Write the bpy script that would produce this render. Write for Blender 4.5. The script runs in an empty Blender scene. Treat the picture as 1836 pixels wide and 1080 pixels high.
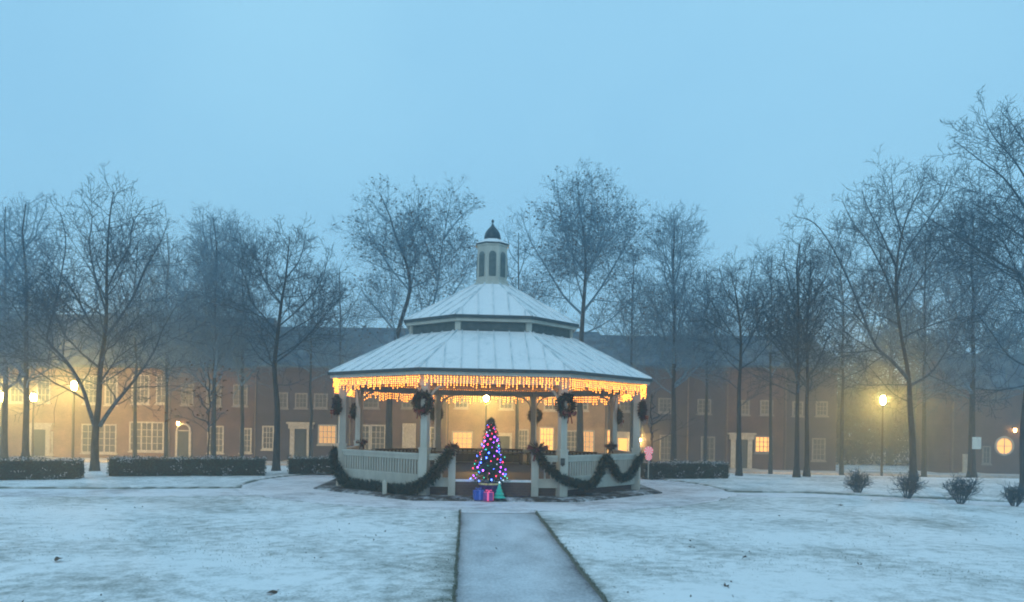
import bpy, math, random
from math import sin, cos, pi, radians
from mathutils import Vector, Matrix, noise
S = bpy.context.scene
# ---------------------------------------------------------------- camera
F, CX, HY, ROLL, H = 1381.0, 918.0, 760.5, radians(1.0), 1.6
cd = bpy.data.cameras.new('camera'); cam = bpy.data.objects.new('camera', cd)
S.collection.objects.link(cam); S.camera = cam
c_, s_ = cos(ROLL), sin(ROLL)
cam.matrix_world = Matrix(((c_, -s_, 0, 0), (0, 0, -1, 0), (s_, c_, 0, H), (0, 0, 0, 1)))
cd.sensor_width = 36; cd.lens = F / 1836 * 36; cd.shift_y = (HY - 540) / 1836
cd.clip_start = 0.1; cd.clip_end = 2000
S.render.resolution_x, S.render.resolution_y = 1024, 602
# ---------------------------------------------------------------- sky, sun, exposure
SKY_STRENGTH = 1.27
w = bpy.data.worlds.new('World'); S.world = w; w.use_nodes = True
nt = w.node_tree; bg = nt.nodes['Background']
sky = nt.nodes.new('ShaderNodeTexSky'); sky.sky_type = 'NISHITA'; sky.sun_disc = False
sky.sun_elevation = radians(28); sky.sun_rotation = radians(200); sky.air_density = 1.5; sky.dust_density = 3
sc_ = nt.nodes.new('ShaderNodeMix'); sc_.data_type = 'RGBA'; sc_.blend_type = 'MULTIPLY'; sc_.inputs[0].default_value = 1
nt.links.new(sky.outputs[0], sc_.inputs[6]); sc_.inputs[7].default_value = (.06, .06, .06, 1)
mx = nt.nodes.new('ShaderNodeMix'); mx.data_type = 'RGBA'; mx.inputs[0].default_value = .88   # thick overcast layer over the clear sky
tc = nt.nodes.new('ShaderNodeTexCoord'); cn = nt.nodes.new('ShaderNodeTexNoise'); cn.inputs['Scale'].default_value = 2.2
cn.inputs['Detail'].default_value = 3
cr = nt.nodes.new('ShaderNodeValToRGB')
cr.color_ramp.elements[0].position = .3; cr.color_ramp.elements[0].color = (.262, .530, .745, 1)
cr.color_ramp.elements[1].position = .7; cr.color_ramp.elements[1].color = (.320, .610, .800, 1)
nt.links.new(tc.outputs['Generated'], cn.inputs['Vector']); nt.links.new(cn.outputs[0], cr.inputs[0])
nt.links.new(sc_.outputs[2], mx.inputs[6]); nt.links.new(cr.outputs[0], mx.inputs[7])
nt.links.new(mx.outputs[2], bg.inputs[0]); bg.inputs[1].default_value = SKY_STRENGTH
sl = bpy.data.lights.new('sun', 'SUN'); sl.energy = .35; sl.angle = radians(25); sl.color = (1, .93, .85)
sun = bpy.data.objects.new('sun', sl); S.collection.objects.link(sun); sun.rotation_euler = (radians(62), 0, radians(-20))
S.view_settings.view_transform = 'Standard'; S.view_settings.look = 'None'
S.view_settings.exposure = 0.0; S.view_settings.gamma = 1.0
S.render.engine = 'CYCLES'
S.cycles.use_denoising = True; S.cycles.max_bounces = 6; S.cycles.diffuse_bounces = 3
S.cycles.volume_bounces = 1; S.cycles.transparent_max_bounces = 8; S.cycles.use_light_tree = True
S.cycles.caustics_reflective = False; S.cycles.caustics_refractive = False
S.cycles.sample_clamp_indirect = 4
S.cycles.pixel_filter_type = 'BLACKMAN_HARRIS'; S.cycles.filter_width = 1.9

# ---------------------------------------------------------------- helpers
def at(px, py, Y):
    """world point at depth Y that the photograph shows at (px, py)"""
    dx, dy = px - CX, HY - py
    return Vector(((dx * c_ - dy * s_) * Y / F, Y, H + (dx * s_ + dy * c_) * Y / F))
def smooth(a, b, x):
    t = min(1, max(0, (x - a) / (b - a))); return t * t * (3 - 2 * t)
def gz(x, y): return -1.1 * smooth(26, 40, y)
def near(px, py):
    Y = 20.
    for i in range(30):
        p = at(px, py, Y); Y = H * Y / max(.01, (H - p.z))
    return at(px, py, Y)
def rnd(a, b): return random.uniform(a, b)

class MB:
    def __init__(s): s.v = []; s.f = []; s.m = []
    def add(s, vs, fs, mi=0, M=None):
        n = len(s.v)
        s.v += [tuple(M @ Vector(p)) for p in vs] if M else [tuple(p) for p in vs]
        s.f += [tuple(i + n for i in f) for f in fs]; s.m += [mi] * len(fs)
    def box(s, lo, hi, mi=0, M=None):
        x0, y0, z0 = lo; x1, y1, z1 = hi
        s.add([(x0, y0, z0), (x1, y0, z0), (x1, y1, z0), (x0, y1, z0), (x0, y0, z1), (x1, y0, z1), (x1, y1, z1), (x0, y1, z1)],
              [(0, 3, 2, 1), (4, 5, 6, 7), (0, 1, 5, 4), (1, 2, 6, 5), (2, 3, 7, 6), (3, 0, 4, 7)], mi, M)
    def cbox(s, c, d, mi=0, M=None):
        s.box([c[i] - d[i] / 2 for i in range(3)], [c[i] + d[i] / 2 for i in range(3)], mi, M)
    def tube(s, pts, rs, n=5, mi=0, M=None, cap=True):
        pts = [Vector(p) for p in pts]
        vs = []; k = len(pts)
        d = (pts[1] - pts[0]).normalized()
        up = Vector((0, 0, 1)) if abs(d.z) < .9 else Vector((1, 0, 0))
        u = d.cross(up).normalized()
        for i, p in enumerate(pts):
            d = (pts[min(i + 1, k - 1)] - pts[max(i - 1, 0)])
            d = d.normalized() if d.length > 1e-9 else Vector((0, 0, 1))
            u = (u - d * u.dot(d)).normalized(); v = d.cross(u)
            r = rs[i] if hasattr(rs, '__len__') else rs
            for j in range(n):
                a = 2 * pi * j / n; vs.append(p + (u * cos(a) + v * sin(a)) * r)
        fs = [(i * n + j, i * n + (j + 1) % n, (i + 1) * n + (j + 1) % n, (i + 1) * n + j) for i in range(k - 1) for j in range(n)]
        if cap: fs += [tuple(range(n - 1, -1, -1)), tuple(range((k - 1) * n, k * n))]
        s.add(vs, fs, mi, M)
    def ring(s, prof, n=8, rot=pi / 8, mi=0, M=None, closed=False):
        """prof: (apothem-like radius, z) list swept round n sides; radius is the corner radius"""
        vs = []; k = len(prof)
        for r, z in prof:
            for j in range(n):
                a = rot + 2 * pi * j / n; vs.append((r * cos(a), r * sin(a), z))
        m = k if closed else k - 1
        fs = [(i * n + j, i * n + (j + 1) % n, ((i + 1) % k) * n + (j + 1) % n, ((i + 1) % k) * n + j) for i in range(m) for j in range(n)]
        if not closed:
            fs += [tuple(range(n - 1, -1, -1)), tuple(range((k - 1) * n, k * n))]
        s.add(vs, fs, mi, M)
    def leaf(s, p, d, l, wd, mi=0):
        d = Vector(d).normalized(); a = d.orthogonal().normalized()
        a = Matrix.Rotation(rnd(0, 2 * pi), 3, d) @ a
        p = Vector(p); n = len(s.v)
        s.v += [tuple(p - a * wd * .3), tuple(p + d * l * .5 - a * wd), tuple(p + d * l), tuple(p + d * l * .5 + a * wd)]
        s.f.append((n, n + 1, n + 2, n + 3)); s.m.append(mi)
    def build(s, name, mats, parent=None, sm=False):
        me = bpy.data.meshes.new(name); me.from_pydata(s.v, [], s.f)
        for m in (mats if isinstance(mats, (list, tuple)) else [mats]): me.materials.append(m)
        me.polygons.foreach_set('material_index', s.m)
        if sm: me.polygons.foreach_set('use_smooth', [True] * len(s.f))
        me.update()
        o = bpy.data.objects.new(name, me); S.collection.objects.link(o)
        if parent: o.parent = parent
        return o

def tag(o, label=None, cat=None, group=None, kind=None):
    if label: o['label'] = label
    if cat: o['category'] = cat
    if group: o['group'] = group
    if kind: o['kind'] = kind
    return o
def empty(name, label, cat, loc=(0, 0, 0), rz=0, group=None):
    o = bpy.data.objects.new(name, None); S.collection.objects.link(o)
    o.location = loc; o.rotation_euler = (0, 0, rz); o.empty_display_size = .2
    return tag(o, label, cat, group)
def link_copy(o, parent, M=None):
    c = o.copy(); S.collection.objects.link(c); c.parent = parent
    if M is not None: c.matrix_local = M
    return c

# ---------------------------------------------------------------- materials
def mat(name, col, rough=.8, col2=None, scale=8, bump=0, bscale=None, metal=0, stretch=None, lo=.35, hi=.65, coord='Object', spec=.3):
    m = bpy.data.materials.new(name); m.use_nodes = True; t = m.node_tree; b = t.nodes['Principled BSDF']
    b.inputs['Base Color'].default_value = (*col, 1); b.inputs['Roughness'].default_value = rough
    b.inputs['Metallic'].default_value = metal; b.inputs['Specular IOR Level'].default_value = spec
    x = t.nodes.new('ShaderNodeTexCoord'); mp = t.nodes.new('ShaderNodeMapping')
    t.links.new(x.outputs[coord], mp.inputs[0])
    if stretch: mp.inputs['Scale'].default_value = stretch
    if col2:
        n = t.nodes.new('ShaderNodeTexNoise'); n.inputs['Scale'].default_value = scale; n.inputs['Detail'].default_value = 6
        t.links.new(mp.outputs[0], n.inputs['Vector'])
        r = t.nodes.new('ShaderNodeValToRGB'); r.color_ramp.elements[0].position = lo; r.color_ramp.elements[1].position = hi
        r.color_ramp.elements[0].color = (*col, 1); r.color_ramp.elements[1].color = (*col2, 1)
        t.links.new(n.outputs[0], r.inputs[0]); t.links.new(r.outputs[0], b.inputs['Base Color'])
    if bump:
        n2 = t.nodes.new('ShaderNodeTexNoise'); n2.inputs['Scale'].default_value = bscale or scale * 3; n2.inputs['Detail'].default_value = 5
        t.links.new(mp.outputs[0], n2.inputs['Vector'])
        bp = t.nodes.new('ShaderNodeBump'); bp.inputs['Strength'].default_value = bump; bp.inputs['Distance'].default_value = .03
        t.links.new(n2.outputs[0], bp.inputs['Height']); t.links.new(bp.outputs[0], b.inputs['Normal'])
    return m
def glow(name, col, strength):
    m = mat(name, tuple(min(1, c) for c in col), .4); b = m.node_tree.nodes['Principled BSDF']
    b.inputs['Emission Color'].default_value = (*col, 1); b.inputs['Emission Strength'].default_value = strength
    return m
def sock(t, v):
    return v
def snow_mat(name, snow, under, cover_lo, cover_hi, big=.35, fine=28, stretch=(1, 1, 1), bump=.5, attr=None, mid=5, wts=(.42, .33, .25)):
    """thin snow over what lies under it: three noise sizes decide where the ground shows"""
    m = bpy.data.materials.new(name); m.use_nodes = True; t = m.node_tree; b = t.nodes['Principled BSDF']
    b.inputs['Roughness'].default_value = .85; b.inputs['Specular IOR Level'].default_value = .2
    x = t.nodes.new('ShaderNodeTexCoord'); mp = t.nodes.new('ShaderNodeMapping'); mp.inputs['Scale'].default_value = stretch
    t.links.new(x.outputs['Object'], mp.inputs[0])
    acc = None
    for sc, wt, det in ((big, wts[0], 3), (mid, wts[1], 4), (fine, wts[2], 3)):
        n = t.nodes.new('ShaderNodeTexNoise'); n.inputs['Scale'].default_value = sc; n.inputs['Detail'].default_value = det
        t.links.new(mp.outputs[0], n.inputs['Vector'])
        mu = t.nodes.new('ShaderNodeMath'); mu.operation = 'MULTIPLY_ADD'; mu.inputs[1].default_value = wt
        t.links.new(n.outputs[0], mu.inputs[0])
        if acc: t.links.new(acc, mu.inputs[2])
        else: mu.inputs[2].default_value = 0
        acc = mu.outputs[0]
    if attr:
        a = t.nodes.new('ShaderNodeAttribute'); a.attribute_name = attr
        mu = t.nodes.new('ShaderNodeMath'); mu.operation = 'MULTIPLY_ADD'; mu.inputs[1].default_value = .22
        t.links.new(a.outputs['Fac'], mu.inputs[0]); t.links.new(acc, mu.inputs[2]); acc = mu.outputs[0]
    r = t.nodes.new('ShaderNodeValToRGB'); e = r.color_ramp.elements
    e[0].position = cover_lo; e[0].color = (*snow, 1); e[1].position = cover_hi; e[1].color = (*under, 1)
    t.links.new(acc, r.inputs[0]); t.links.new(r.outputs[0], b.inputs['Base Color'])
    bp = t.nodes.new('ShaderNodeBump'); bp.inputs['Strength'].default_value = bump; bp.inputs['Distance'].default_value = .03
    bp.invert = True
    t.links.new(acc, bp.inputs['Height']); t.links.new(bp.outputs[0], b.inputs['Normal'])
    return m
def brick_mat(name, c1, c2, mortar):
    m = bpy.data.materials.new(name); m.use_nodes = True; t = m.node_tree; b = t.nodes['Principled BSDF']
    b.inputs['Roughness'].default_value = .9
    x = t.nodes.new('ShaderNodeTexCoord'); mp = t.nodes.new('ShaderNodeMapping'); mp.inputs['Rotation'].default_value = (pi / 2, 0, 0)
    t.links.new(x.outputs['Object'], mp.inputs[0])
    k = t.nodes.new('ShaderNodeTexBrick'); k.inputs['Scale'].default_value = 4.5
    k.inputs['Color1'].default_value = (*c1, 1); k.inputs['Color2'].default_value = (*c2, 1); k.inputs['Mortar'].default_value = (*mortar, 1)
    k.inputs['Mortar Size'].default_value = .012
    n = t.nodes.new('ShaderNodeTexNoise'); n.inputs['Scale'].default_value = 1.1; n.inputs['Detail'].default_value = 5
    t.links.new(x.outputs['Object'], n.inputs['Vector'])
    mr = t.nodes.new('ShaderNodeMapRange'); mr.inputs[1].default_value = .3; mr.inputs[2].default_value = .7; mr.inputs[3].default_value = .7; mr.inputs[4].default_value = 1.25
    t.links.new(n.outputs[0], mr.inputs[0])
    mm = t.nodes.new('ShaderNodeMix'); mm.data_type = 'RGBA'; mm.blend_type = 'MULTIPLY'; mm.inputs[0].default_value = 1
    t.links.new(mp.outputs[0], k.inputs['Vector']); t.links.new(k.outputs[0], mm.inputs[6]); t.links.new(mr.outputs[0], mm.inputs[7])
    t.links.new(mm.outputs[2], b.inputs['Base Color'])
    return m

M_lawn = snow_mat('snowy_grass', (.88, .86, .86), (.15, .165, .14), .46, .69, big=.5, mid=5, fine=34, bump=.6, attr='bare')
M_path = snow_mat('snowy_pavement', (.68, .68, .71), (.15, .14, .15), .43, .80, big=.7, mid=3, fine=30, stretch=(1, .45, 1), bump=.25, attr='bare')
M_ring = snow_mat('snowy_brick_paving', (.83, .80, .82), (.2, .15, .15), .47, .72, big=.6, mid=3, fine=20, bump=.25)
M_mulch = snow_mat('mulch', (.7, .72, .75), (.045, .035, .03), .34, .52, big=1.2, mid=7, fine=30, bump=.8)
M_street = snow_mat('slushy_asphalt', (.45, .44, .44), (.07, .07, .075), .4, .6, big=.3, mid=2, fine=14, bump=.2)
M_walk = snow_mat('snowy_concrete', (.6, .6, .6), (.28, .27, .25), .4, .65, big=.5, mid=3, fine=14, bump=.2)
M_white = mat('white_paint', (.49, .48, .42), .55, (.39, .385, .335), 5, bump=.12, bscale=30, stretch=(1, 1, .3))
M_ceil = mat('ceiling_boards', (.50, .44, .36), .6, (.36, .30, .22), 6, stretch=(1, 1, 1))
M_roofsnow = snow_mat('roof_snow', (.80, .81, .82), (.30, .42, .45), .54, .84, big=1.1, mid=6, fine=40, bump=.15)
M_seam = mat('roof_seam', (.46, .54, .57), .5, (.78, .79, .80), 3, lo=.35, hi=.6)
M_gutter = mat('dark_gutter', (.035, .055, .06), .45, (.06, .08, .085), 12)
M_louver = mat('louver_paint', (.10, .135, .135), .6, (.15, .185, .18), 9)
M_metal = mat('lead_cap', (.02, .035, .045), .35, (.06, .085, .095), 9, lo=.35, hi=.7)
M_wood = mat('dark_wood', (.07, .05, .04), .6, (.12, .08, .06), 10, stretch=(1, 1, .2))
M_deck = mat('deck_boards', (.085, .065, .07), .6, (.055, .045, .05), 6)
M_riser = brick_mat('riser_brick', (.10, .06, .055), (.075, .05, .05), (.12, .11, .11))
M_bark = mat('bark', (.012, .024, .03), .9, (.05, .06, .062), 12, bump=.6, bscale=25, stretch=(1, 1, .25))
M_bark2 = mat('pale_bark', (.05, .062, .065), .9, (.17, .165, .15), 9, bump=.6, bscale=25, stretch=(1, 1, .25))
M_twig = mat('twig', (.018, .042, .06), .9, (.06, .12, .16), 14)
M_twig2 = mat('hazy_frosted_twig', (.065, .135, .185), .9, (.16, .28, .36), 12)  # far trees: frost, with distance haze put into the paler blue colour
M_dead = mat('dead_leaf', (.07, .045, .03), .8, (.12, .08, .05), 4)
M_needle = mat('fir_needles', (.02, .055, .045), .7, (.05, .10, .08), 14)
M_needle2 = mat('garland_needles', (.003, .022, .022), .7, (.008, .045, .040), 14)
M_hedge = mat('hedge_leaf', (.010, .045, .040), .6, (.025, .08, .068), 7)
M_hedgesnow = mat('hedge_snow', (.55, .58, .6), .9)
M_core = mat('hedge_core', (.012, .016, .012), .9, (.02, .025, .018), 12)
M_red = mat('red_ribbon', (.16, .008, .02), .45, (.08, .005, .015), 12)
M_purple = mat('plum_foliage', (.035, .010, .022), .6, (.014, .010, .014), 20)
M_black = mat('black_metal', (.012, .012, .014), .4, (.02, .02, .024), 12)
M_brick = [brick_mat('brick_%s' % n, a, b, m) for n, a, b, m in (
    ('tan', (.22, .13, .075), (.17, .10, .06), (.22, .18, .13)),
    ('rust', (.10, .056, .046), (.078, .045, .04), (.11, .095, .09)),
    ('plum', (.055, .042, .05), (.043, .034, .042), (.07, .068, .072)),
    ('buff', (.32, .20, .11), (.26, .165, .09), (.3, .24, .17)))]
M_slate = mat('slate_roof', (.018, .05, .08), .85, (.10, .18, .24), 1.6, bump=.3, bscale=12, lo=.42, hi=.75)
M_trim = mat('house_trim', (.50, .47, .38), .6, (.37, .34, .28), 6)
M_trim2 = mat('shaded_trim', (.24, .225, .21), .7, (.18, .17, .165), 6)  # darker copy of the house trim: dim light put into the colour
M_spout = mat('brown_downspout', (.16, .12, .09), .5, (.11, .085, .07), 4)
M_shut = mat('dark_door', (.035, .05, .05), .5, (.05, .06, .06), 5)
M_glass = mat('dark_glass', (.05, .055, .05), .45, (.09, .085, .07), 2, spec=.35)
M_litwin = glow('lit_window', (1, .50, .13), 1.3)
M_litdim = glow('dim_window', (1, .55, .2), .35)
M_globe = glow('lamp_globe', (1, .53, .11), 2200)
M_globe2 = glow('far_lamp_globe', (1, .56, .14), 700)
M_lant = glow('lantern_glass', (1, .58, .2), 40)
M_bulb = glow('warm_bulb', (1, .33, .04), 7.5)
M_wire = mat('light_wire', (.25, .22, .15), .6)
M_gold = mat('gold_rim', (.7, .5, .2), .35, (.8, .65, .35), 10, metal=.4)
XB = [glow('bulb_' + n, c, s) for n, c, s in (('violet', (.30, .06, 1), 16), ('blue', (.04, .10, 1), 22), ('teal', (.03, .75, .5), 4),
      ('red', (1, .03, .10), 7), ('white', (.7, .85, 1), 2.0), ('pink', (1, .2, .6), 3))]
random.seed(7)

# ---------------------------------------------------------------- ground, paths
GA = math.atan(.0601); GC = Vector((-.6, 20.3, 0))
G = Matrix.Translation(GC) @ Matrix.Rotation(GA, 4, 'Z'); GI = G.inverted()
PW = .68
def seg_d(p, a, b):
    a = Vector(a); b = Vector(b); d = b - a; t = max(0, min(1, (p - a).dot(d) / d.dot(d))); return (p - a - d * t).length
LP = [((-5.0, 17.5), (-9.0, 16.4)), ((-9.0, 16.4), (-30, 13.2))]
RP = [((3.8, 18.6), (7.4, 18.9)), ((7.4, 18.9), (12.5, 17.0)), ((12.5, 17.0), (30, 11))]
def path_d(x, y):
    """signed distance to the paved area (local frame x,y): negative inside"""
    d = abs(x) - PW if y < -5.0 else 9
    r = math.hypot(x, y)
    d = min(d, r - 6.15)
    W = G @ Vector((x, y, 0)); p = Vector((W.x, W.y))
    for a, b in LP: d = min(d, seg_d(p, a, b) - 1.1)
    for a, b in RP: d = min(d, seg_d(p, a, b) - .8)
    return d
xs = [-400, -250, -150, -90, -60, -45, -36, -30, -26, -23] + [-20 + .25 * i for i in range(45)] + [-8.75 + .1 * i for i in range(80)]
xs += [-.72, -PW - .012, -PW + .012, -.5, -.25, 0, .25, .5, PW - .012, PW + .012, .72] + [.8 + .1 * i for i in range(80)]
xs += [8.85 + .25 * i for i in range(46)] + [21.5, 24, 28, 34, 44, 60, 90, 150, 250, 400]
ys = [-60, -40, -28, -22] + [-17 + .2 * i for i in range(25)] + [-12 + .1 * i for i in range(150)] + [3.2 + .4 * i for i in range(30)]
ys += [16, 17, 18, 19, 20, 22, 25, 30, 38, 50, 80, 130, 220, 400]
xs = sorted(set(round(x, 4) for x in xs)); ys = sorted(set(round(y, 4) for y in ys))
mb = MB(); bare = []
for y in ys:
    for x in xs:
        Wd = G @ Vector((x, y, 0)); z = gz(Wd.x, Wd.y)
        d = path_d(x, y) if abs(x) < 40 and -60 <= y < 9 else 9
        nz = noise.noise(Vector((x * .35, y * .35, 0))) * .05 + noise.noise(Vector((x * 2.2, y * 2.2, 5))) * .012
        if d < 0: z += -.07
        else: z += nz * min(1, d / 1.0) * (1 if Wd.y < 26 else .3)
        xo = x
        if .6 < abs(x) < .75 and y < -5: xo = x + .016 * noise.noise(Vector((y * 3.1, x, 2))) + .012 * noise.noise(Vector((y * 9, x, 4)))
        mb.v.append((xo, y, z))
        e = 1.5 * math.exp(-max(d, 0) / .015) if d < 1 else 0
        if y < -6 and 0 < x < 2: e *= 1.2
        e += .35 * math.exp(-max(d, 0) / .22) * (1 if y < -6.3 else .7)
        bare.append(e)
nx = len(xs)
for j in range(len(ys) - 1):
    for i in range(nx - 1):
        a = j * nx + i; mb.f.append((a, a + 1, a + nx + 1, a + nx)); mb.m.append(0)
lawn = mb.build('lawn', M_lawn, sm=False); lawn.matrix_world = G; tag(lawn, kind='structure')
at_ = lawn.data.attributes.new('bare', 'FLOAT', 'POINT'); at_.data.foreach_set('value', bare)
# main path
mb = MB(); vals = []
pxs = [-.8, -.68, -.6, -.5, -.3, 0, .3, .5, .6, .68, .8]; pys = [-22 + .25 * i for i in range(66)]
for y in pys:
    for x in pxs:
        mb.v.append((x, y, -.034 + .008 * noise.noise(Vector((x * 2, y, 0)))))
        vals.append(1.0 * math.exp(-(PW - min(PW, abs(x))) / .10) * (.9 + .8 * noise.noise(Vector((x, y * .6, 3)))))
for j in range(len(pys) - 1):
    for i in range(len(pxs) - 1):
        a = j * 11 + i; mb.f.append((a, a + 1, a + 12, a + 11)); mb.m.append(0)
p = mb.build('path', M_path, sm=True); p.matrix_world = G; tag(p, kind='structure')
a2 = p.data.attributes.new('bare', 'FLOAT', 'POINT'); a2.data.foreach_set('value', vals)
# ring walk round the gazebo
mb = MB(); N = 96
for r in (4.2, 6.3):
    for j in range(N): a = 2 * pi * j / N; mb.v.append((r * cos(a), r * sin(a), -.028))
mb.f = [(j, N + j, N + (j + 1) % N, (j + 1) % N) for j in range(N)]; mb.m = [0] * N
p = mb.build('ring_walkway', M_ring); p.matrix_world = G; tag(p, kind='structure')
def strip(name, pts, wd, z, m):
    mb = MB(); k = len(pts)
    for i, q in enumerate(pts):
        a = Vector(pts[max(i - 1, 0)]); b = Vector(pts[min(i + 1, k - 1)]); d = (b - a).normalized(); n = Vector((-d.y, d.x))
        q = Vector(q); zz = z + gz(q.x, q.y)
        mb.v += [(*(q + n * wd), zz), (*(q - n * wd), zz)]
    mb.f = [(2 * i, 2 * i + 1, 2 * i + 3, 2 * i + 2) for i in range(k - 1)]; mb.m = [0] * (k - 1)
    return tag(mb.build(name, m), kind='structure')
strip('side_path', [LP[0][0], LP[0][1], LP[1][1]], 1.25, -.038, M_ring)
strip('side_path', [RP[0][0], RP[0][1], RP[1][1], RP[2][1]], .95, -.038, M_ring)
# street at the foot of the slope: asphalt, pavement with kerb
mb = MB(); mb.box((-120, 39.6, -1.3), (120, 45.6, -1.092)); tag(mb.build('street', M_street), kind='structure')
mb = MB(); mb.box((-120, 45.6, -1.3), (120, 48.2, -.98)); tag(mb.build('pavement', M_walk), kind='structure')
# mulch bed under the gazebo
mb = MB(); mb.ring([(4.55, -.05), (4.55, .0), (4.4, .035), (.5, .05)]); p = mb.build('garden_bed', M_mulch); p.matrix_world = G; tag(p, kind='structure')
# grass blades poking through the snow
mb = MB(); random.seed(3)
for i in range(15000):
    Y = 5.5 + 11 * random.random() ** 1.7; x = rnd(-.75, .75) * Y; L = GI @ Vector((x, Y, 0)); d = path_d(L.x, L.y)
    if i < 1500:
        Y = rnd(5.5, 14.3); sd = random.choice((-1, 1)); L = Vector((sd * (PW + abs(random.gauss(0, .012)) + .004), (GI @ Vector((0, Y, 0))).y, 0)); d = 1
        if L.y > -6.1: continue
    elif d < .03: continue
    elif noise.noise(Vector((L.x * .8, L.y * .8, 9))) + rnd(-.25, .25) < .0: continue
    for k in range(2):
        mb.leaf((L.x + rnd(-.02, .02), L.y + rnd(-.02, .02), .0), (rnd(-.8, .8), rnd(-.8, .8), 1), rnd(.012, .034), rnd(.0015, .003))
M_grass = mat('dry_grass', (.06, .075, .045), .9, (.13, .13, .08), 3)
o = mb.build('grass', M_grass); o.matrix_world = G; tag(o, kind='stuff')

mb = MB(); random.seed(19)
for i in range(420):
    Y = 6 + 12 * random.random() ** 1.3; x = rnd(-.72, .72) * Y; L = GI @ Vector((x, Y, 0))
    if path_d(L.x, L.y) < .05 and random.random() < .8: continue
    if noise.noise(Vector((L.x * .3, L.y * .3, 4))) < -.05: continue
    mb.leaf((L.x, L.y, .012 if path_d(L.x, L.y) > 0 else -.02), (rnd(-1, 1), rnd(-1, 1), rnd(0, .5)), rnd(.02, .055), rnd(.005, .014))
o = mb.build('leaf_litter', mat('litter', (.05, .045, .035), .9, (.09, .08, .06), 3)); o.matrix_world = G; tag(o, kind='stuff')

# ---------------------------------------------------------------- gazebo
GZ = empty('gazebo', 'large white octagonal gazebo with snow-covered two-tier roof and louvered cupola', 'gazebo', GC, GA)
C8 = 1 / cos(pi / 8)
WP, WE = 7.2, 7.82
T8 = math.tan(pi / 8)
FLZ = .38
def face_M(k, ap):
    """frame of face k: x along the face, y outward, origin on the ground at distance ap; k=0 faces the camera"""
    a = -pi / 2 + k * pi / 4
    return Matrix.Translation((ap * cos(a), ap * sin(a), 0)) @ Matrix.Rotation(a - pi / 2, 4, 'Z')
# brick plinth, deck
mb = MB(); mb.ring([(3.52 * C8, .0), (3.52 * C8, .30)]); mb.build('plinth', M_riser, GZ)
mb = MB(); mb.ring([(3.58 * C8, .303), (3.58 * C8, FLZ)]); mb.build('floor', [M_deck], GZ)
mb = MB(); mb.box((-.86, .001, FLZ - .045), (.86, .05, FLZ + .006), M=face_M(0, 3.58)); mb.build('snowy_step_edge', M_roofsnow, GZ)
mb = MB(); mb.box((-.86, .0, 0.02), (.86, .035, FLZ - .048), M=face_M(0, 3.58)); mb.build('riser', M_riser, GZ)
posts = []
for k in range(8):
    a = -pi / 2 + (k - .5) * pi / 4; R = WP / 2 * C8
    Mx = Matrix.Translation((R * cos(a), R * sin(a), 0)) @ Matrix.Rotation(a - pi / 2 + pi / 8 * 0, 4, 'Z')
    mb = MB(); mb.box((-.075, -.075, 0), (.075, .075, 2.52), M=Mx)
    mb.box((-.095, -.095, .0), (.095, .095, 1.02), M=Mx); mb.box((-.11, -.11, 1.022), (.11, .11, 1.06), M=Mx)
    mb.box((-.1, -.1, 2.40), (.1, .1, 2.45), M=Mx)
    o = mb.build('post', M_white, GZ); posts.append((a, R))
# curved brackets: two on every post, one part each
hl = WP / 2 * T8
for k in range(8):
    for sgn in (-1, 1):
        mb = MB(); pts = [(sgn * (hl - .085 - .42 * (1 - cos(t))), 0, 2.02 + .42 * sin(t)) for t in [i * pi / 2 / 6 for i in range(7)]]
        mb.tube(pts, .028, 4, M=face_M(k, WP / 2)); mb.build('bracket', M_white, GZ)
def rail(mb, x0, x1, top, bot, skirt, k, ap):
    M = face_M(k, ap)
    mb.box((x0, -.06, top - .05), (x1, .06, top), M=M); mb.box((x0, -.03, top - .14), (x1, .03, top - .052), M=M)
    n = max(2, int((x1 - x0) / .092)) if skirt else 3
    for i in range(1, n):
        x = x0 + (x1 - x0) * i / n; mb.box((x - .019, -.019, bot), (x + .019, .019, top - .142), M=M)
    mb.box((x0, -.035, bot - .05), (x1, .035, bot - .001), M=M)
    mb.box((x0, -.022, bot - (.30 if skirt else .2)), (x1, .026, bot - .052), M=M)
for k in range(1, 8):
    mb = MB(); top = .93 if k in (1, 7, 2, 6) else .80
    rail(mb, -hl + .096, hl - .096, top, .47, True, k, WP / 2); mb.build('railing', M_white, GZ)
for sgn in (-1, 1):
    mb = MB(); a_, b_ = sorted((sgn * (hl - .096), sgn * .98)); rail(mb, a_, b_, .93, .42, False, 0, WP / 2)
    mb.build('short_railing', M_white, GZ)
    mb = MB(); M = face_M(0, WP / 2); mb.box((sgn * .9 - .078, -.078, 0), (sgn * .9 + .078, .078, 1.0), M=M)
    mb.box((sgn * .9 - .095, -.095, 1.001), (sgn * .9 + .095, .095, 1.035), M=M); mb.build('newel_post', M_white, GZ)
# ring beam
mb = MB(); r1, r0 = (WP / 2 + .07) * C8, (WP / 2 - .07) * C8
mb.ring([(r0, 2.452), (r1, 2.452), (r1, 2.62), (r0, 2.62)], closed=True); mb.build('ring_beam', M_white, GZ)
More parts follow.
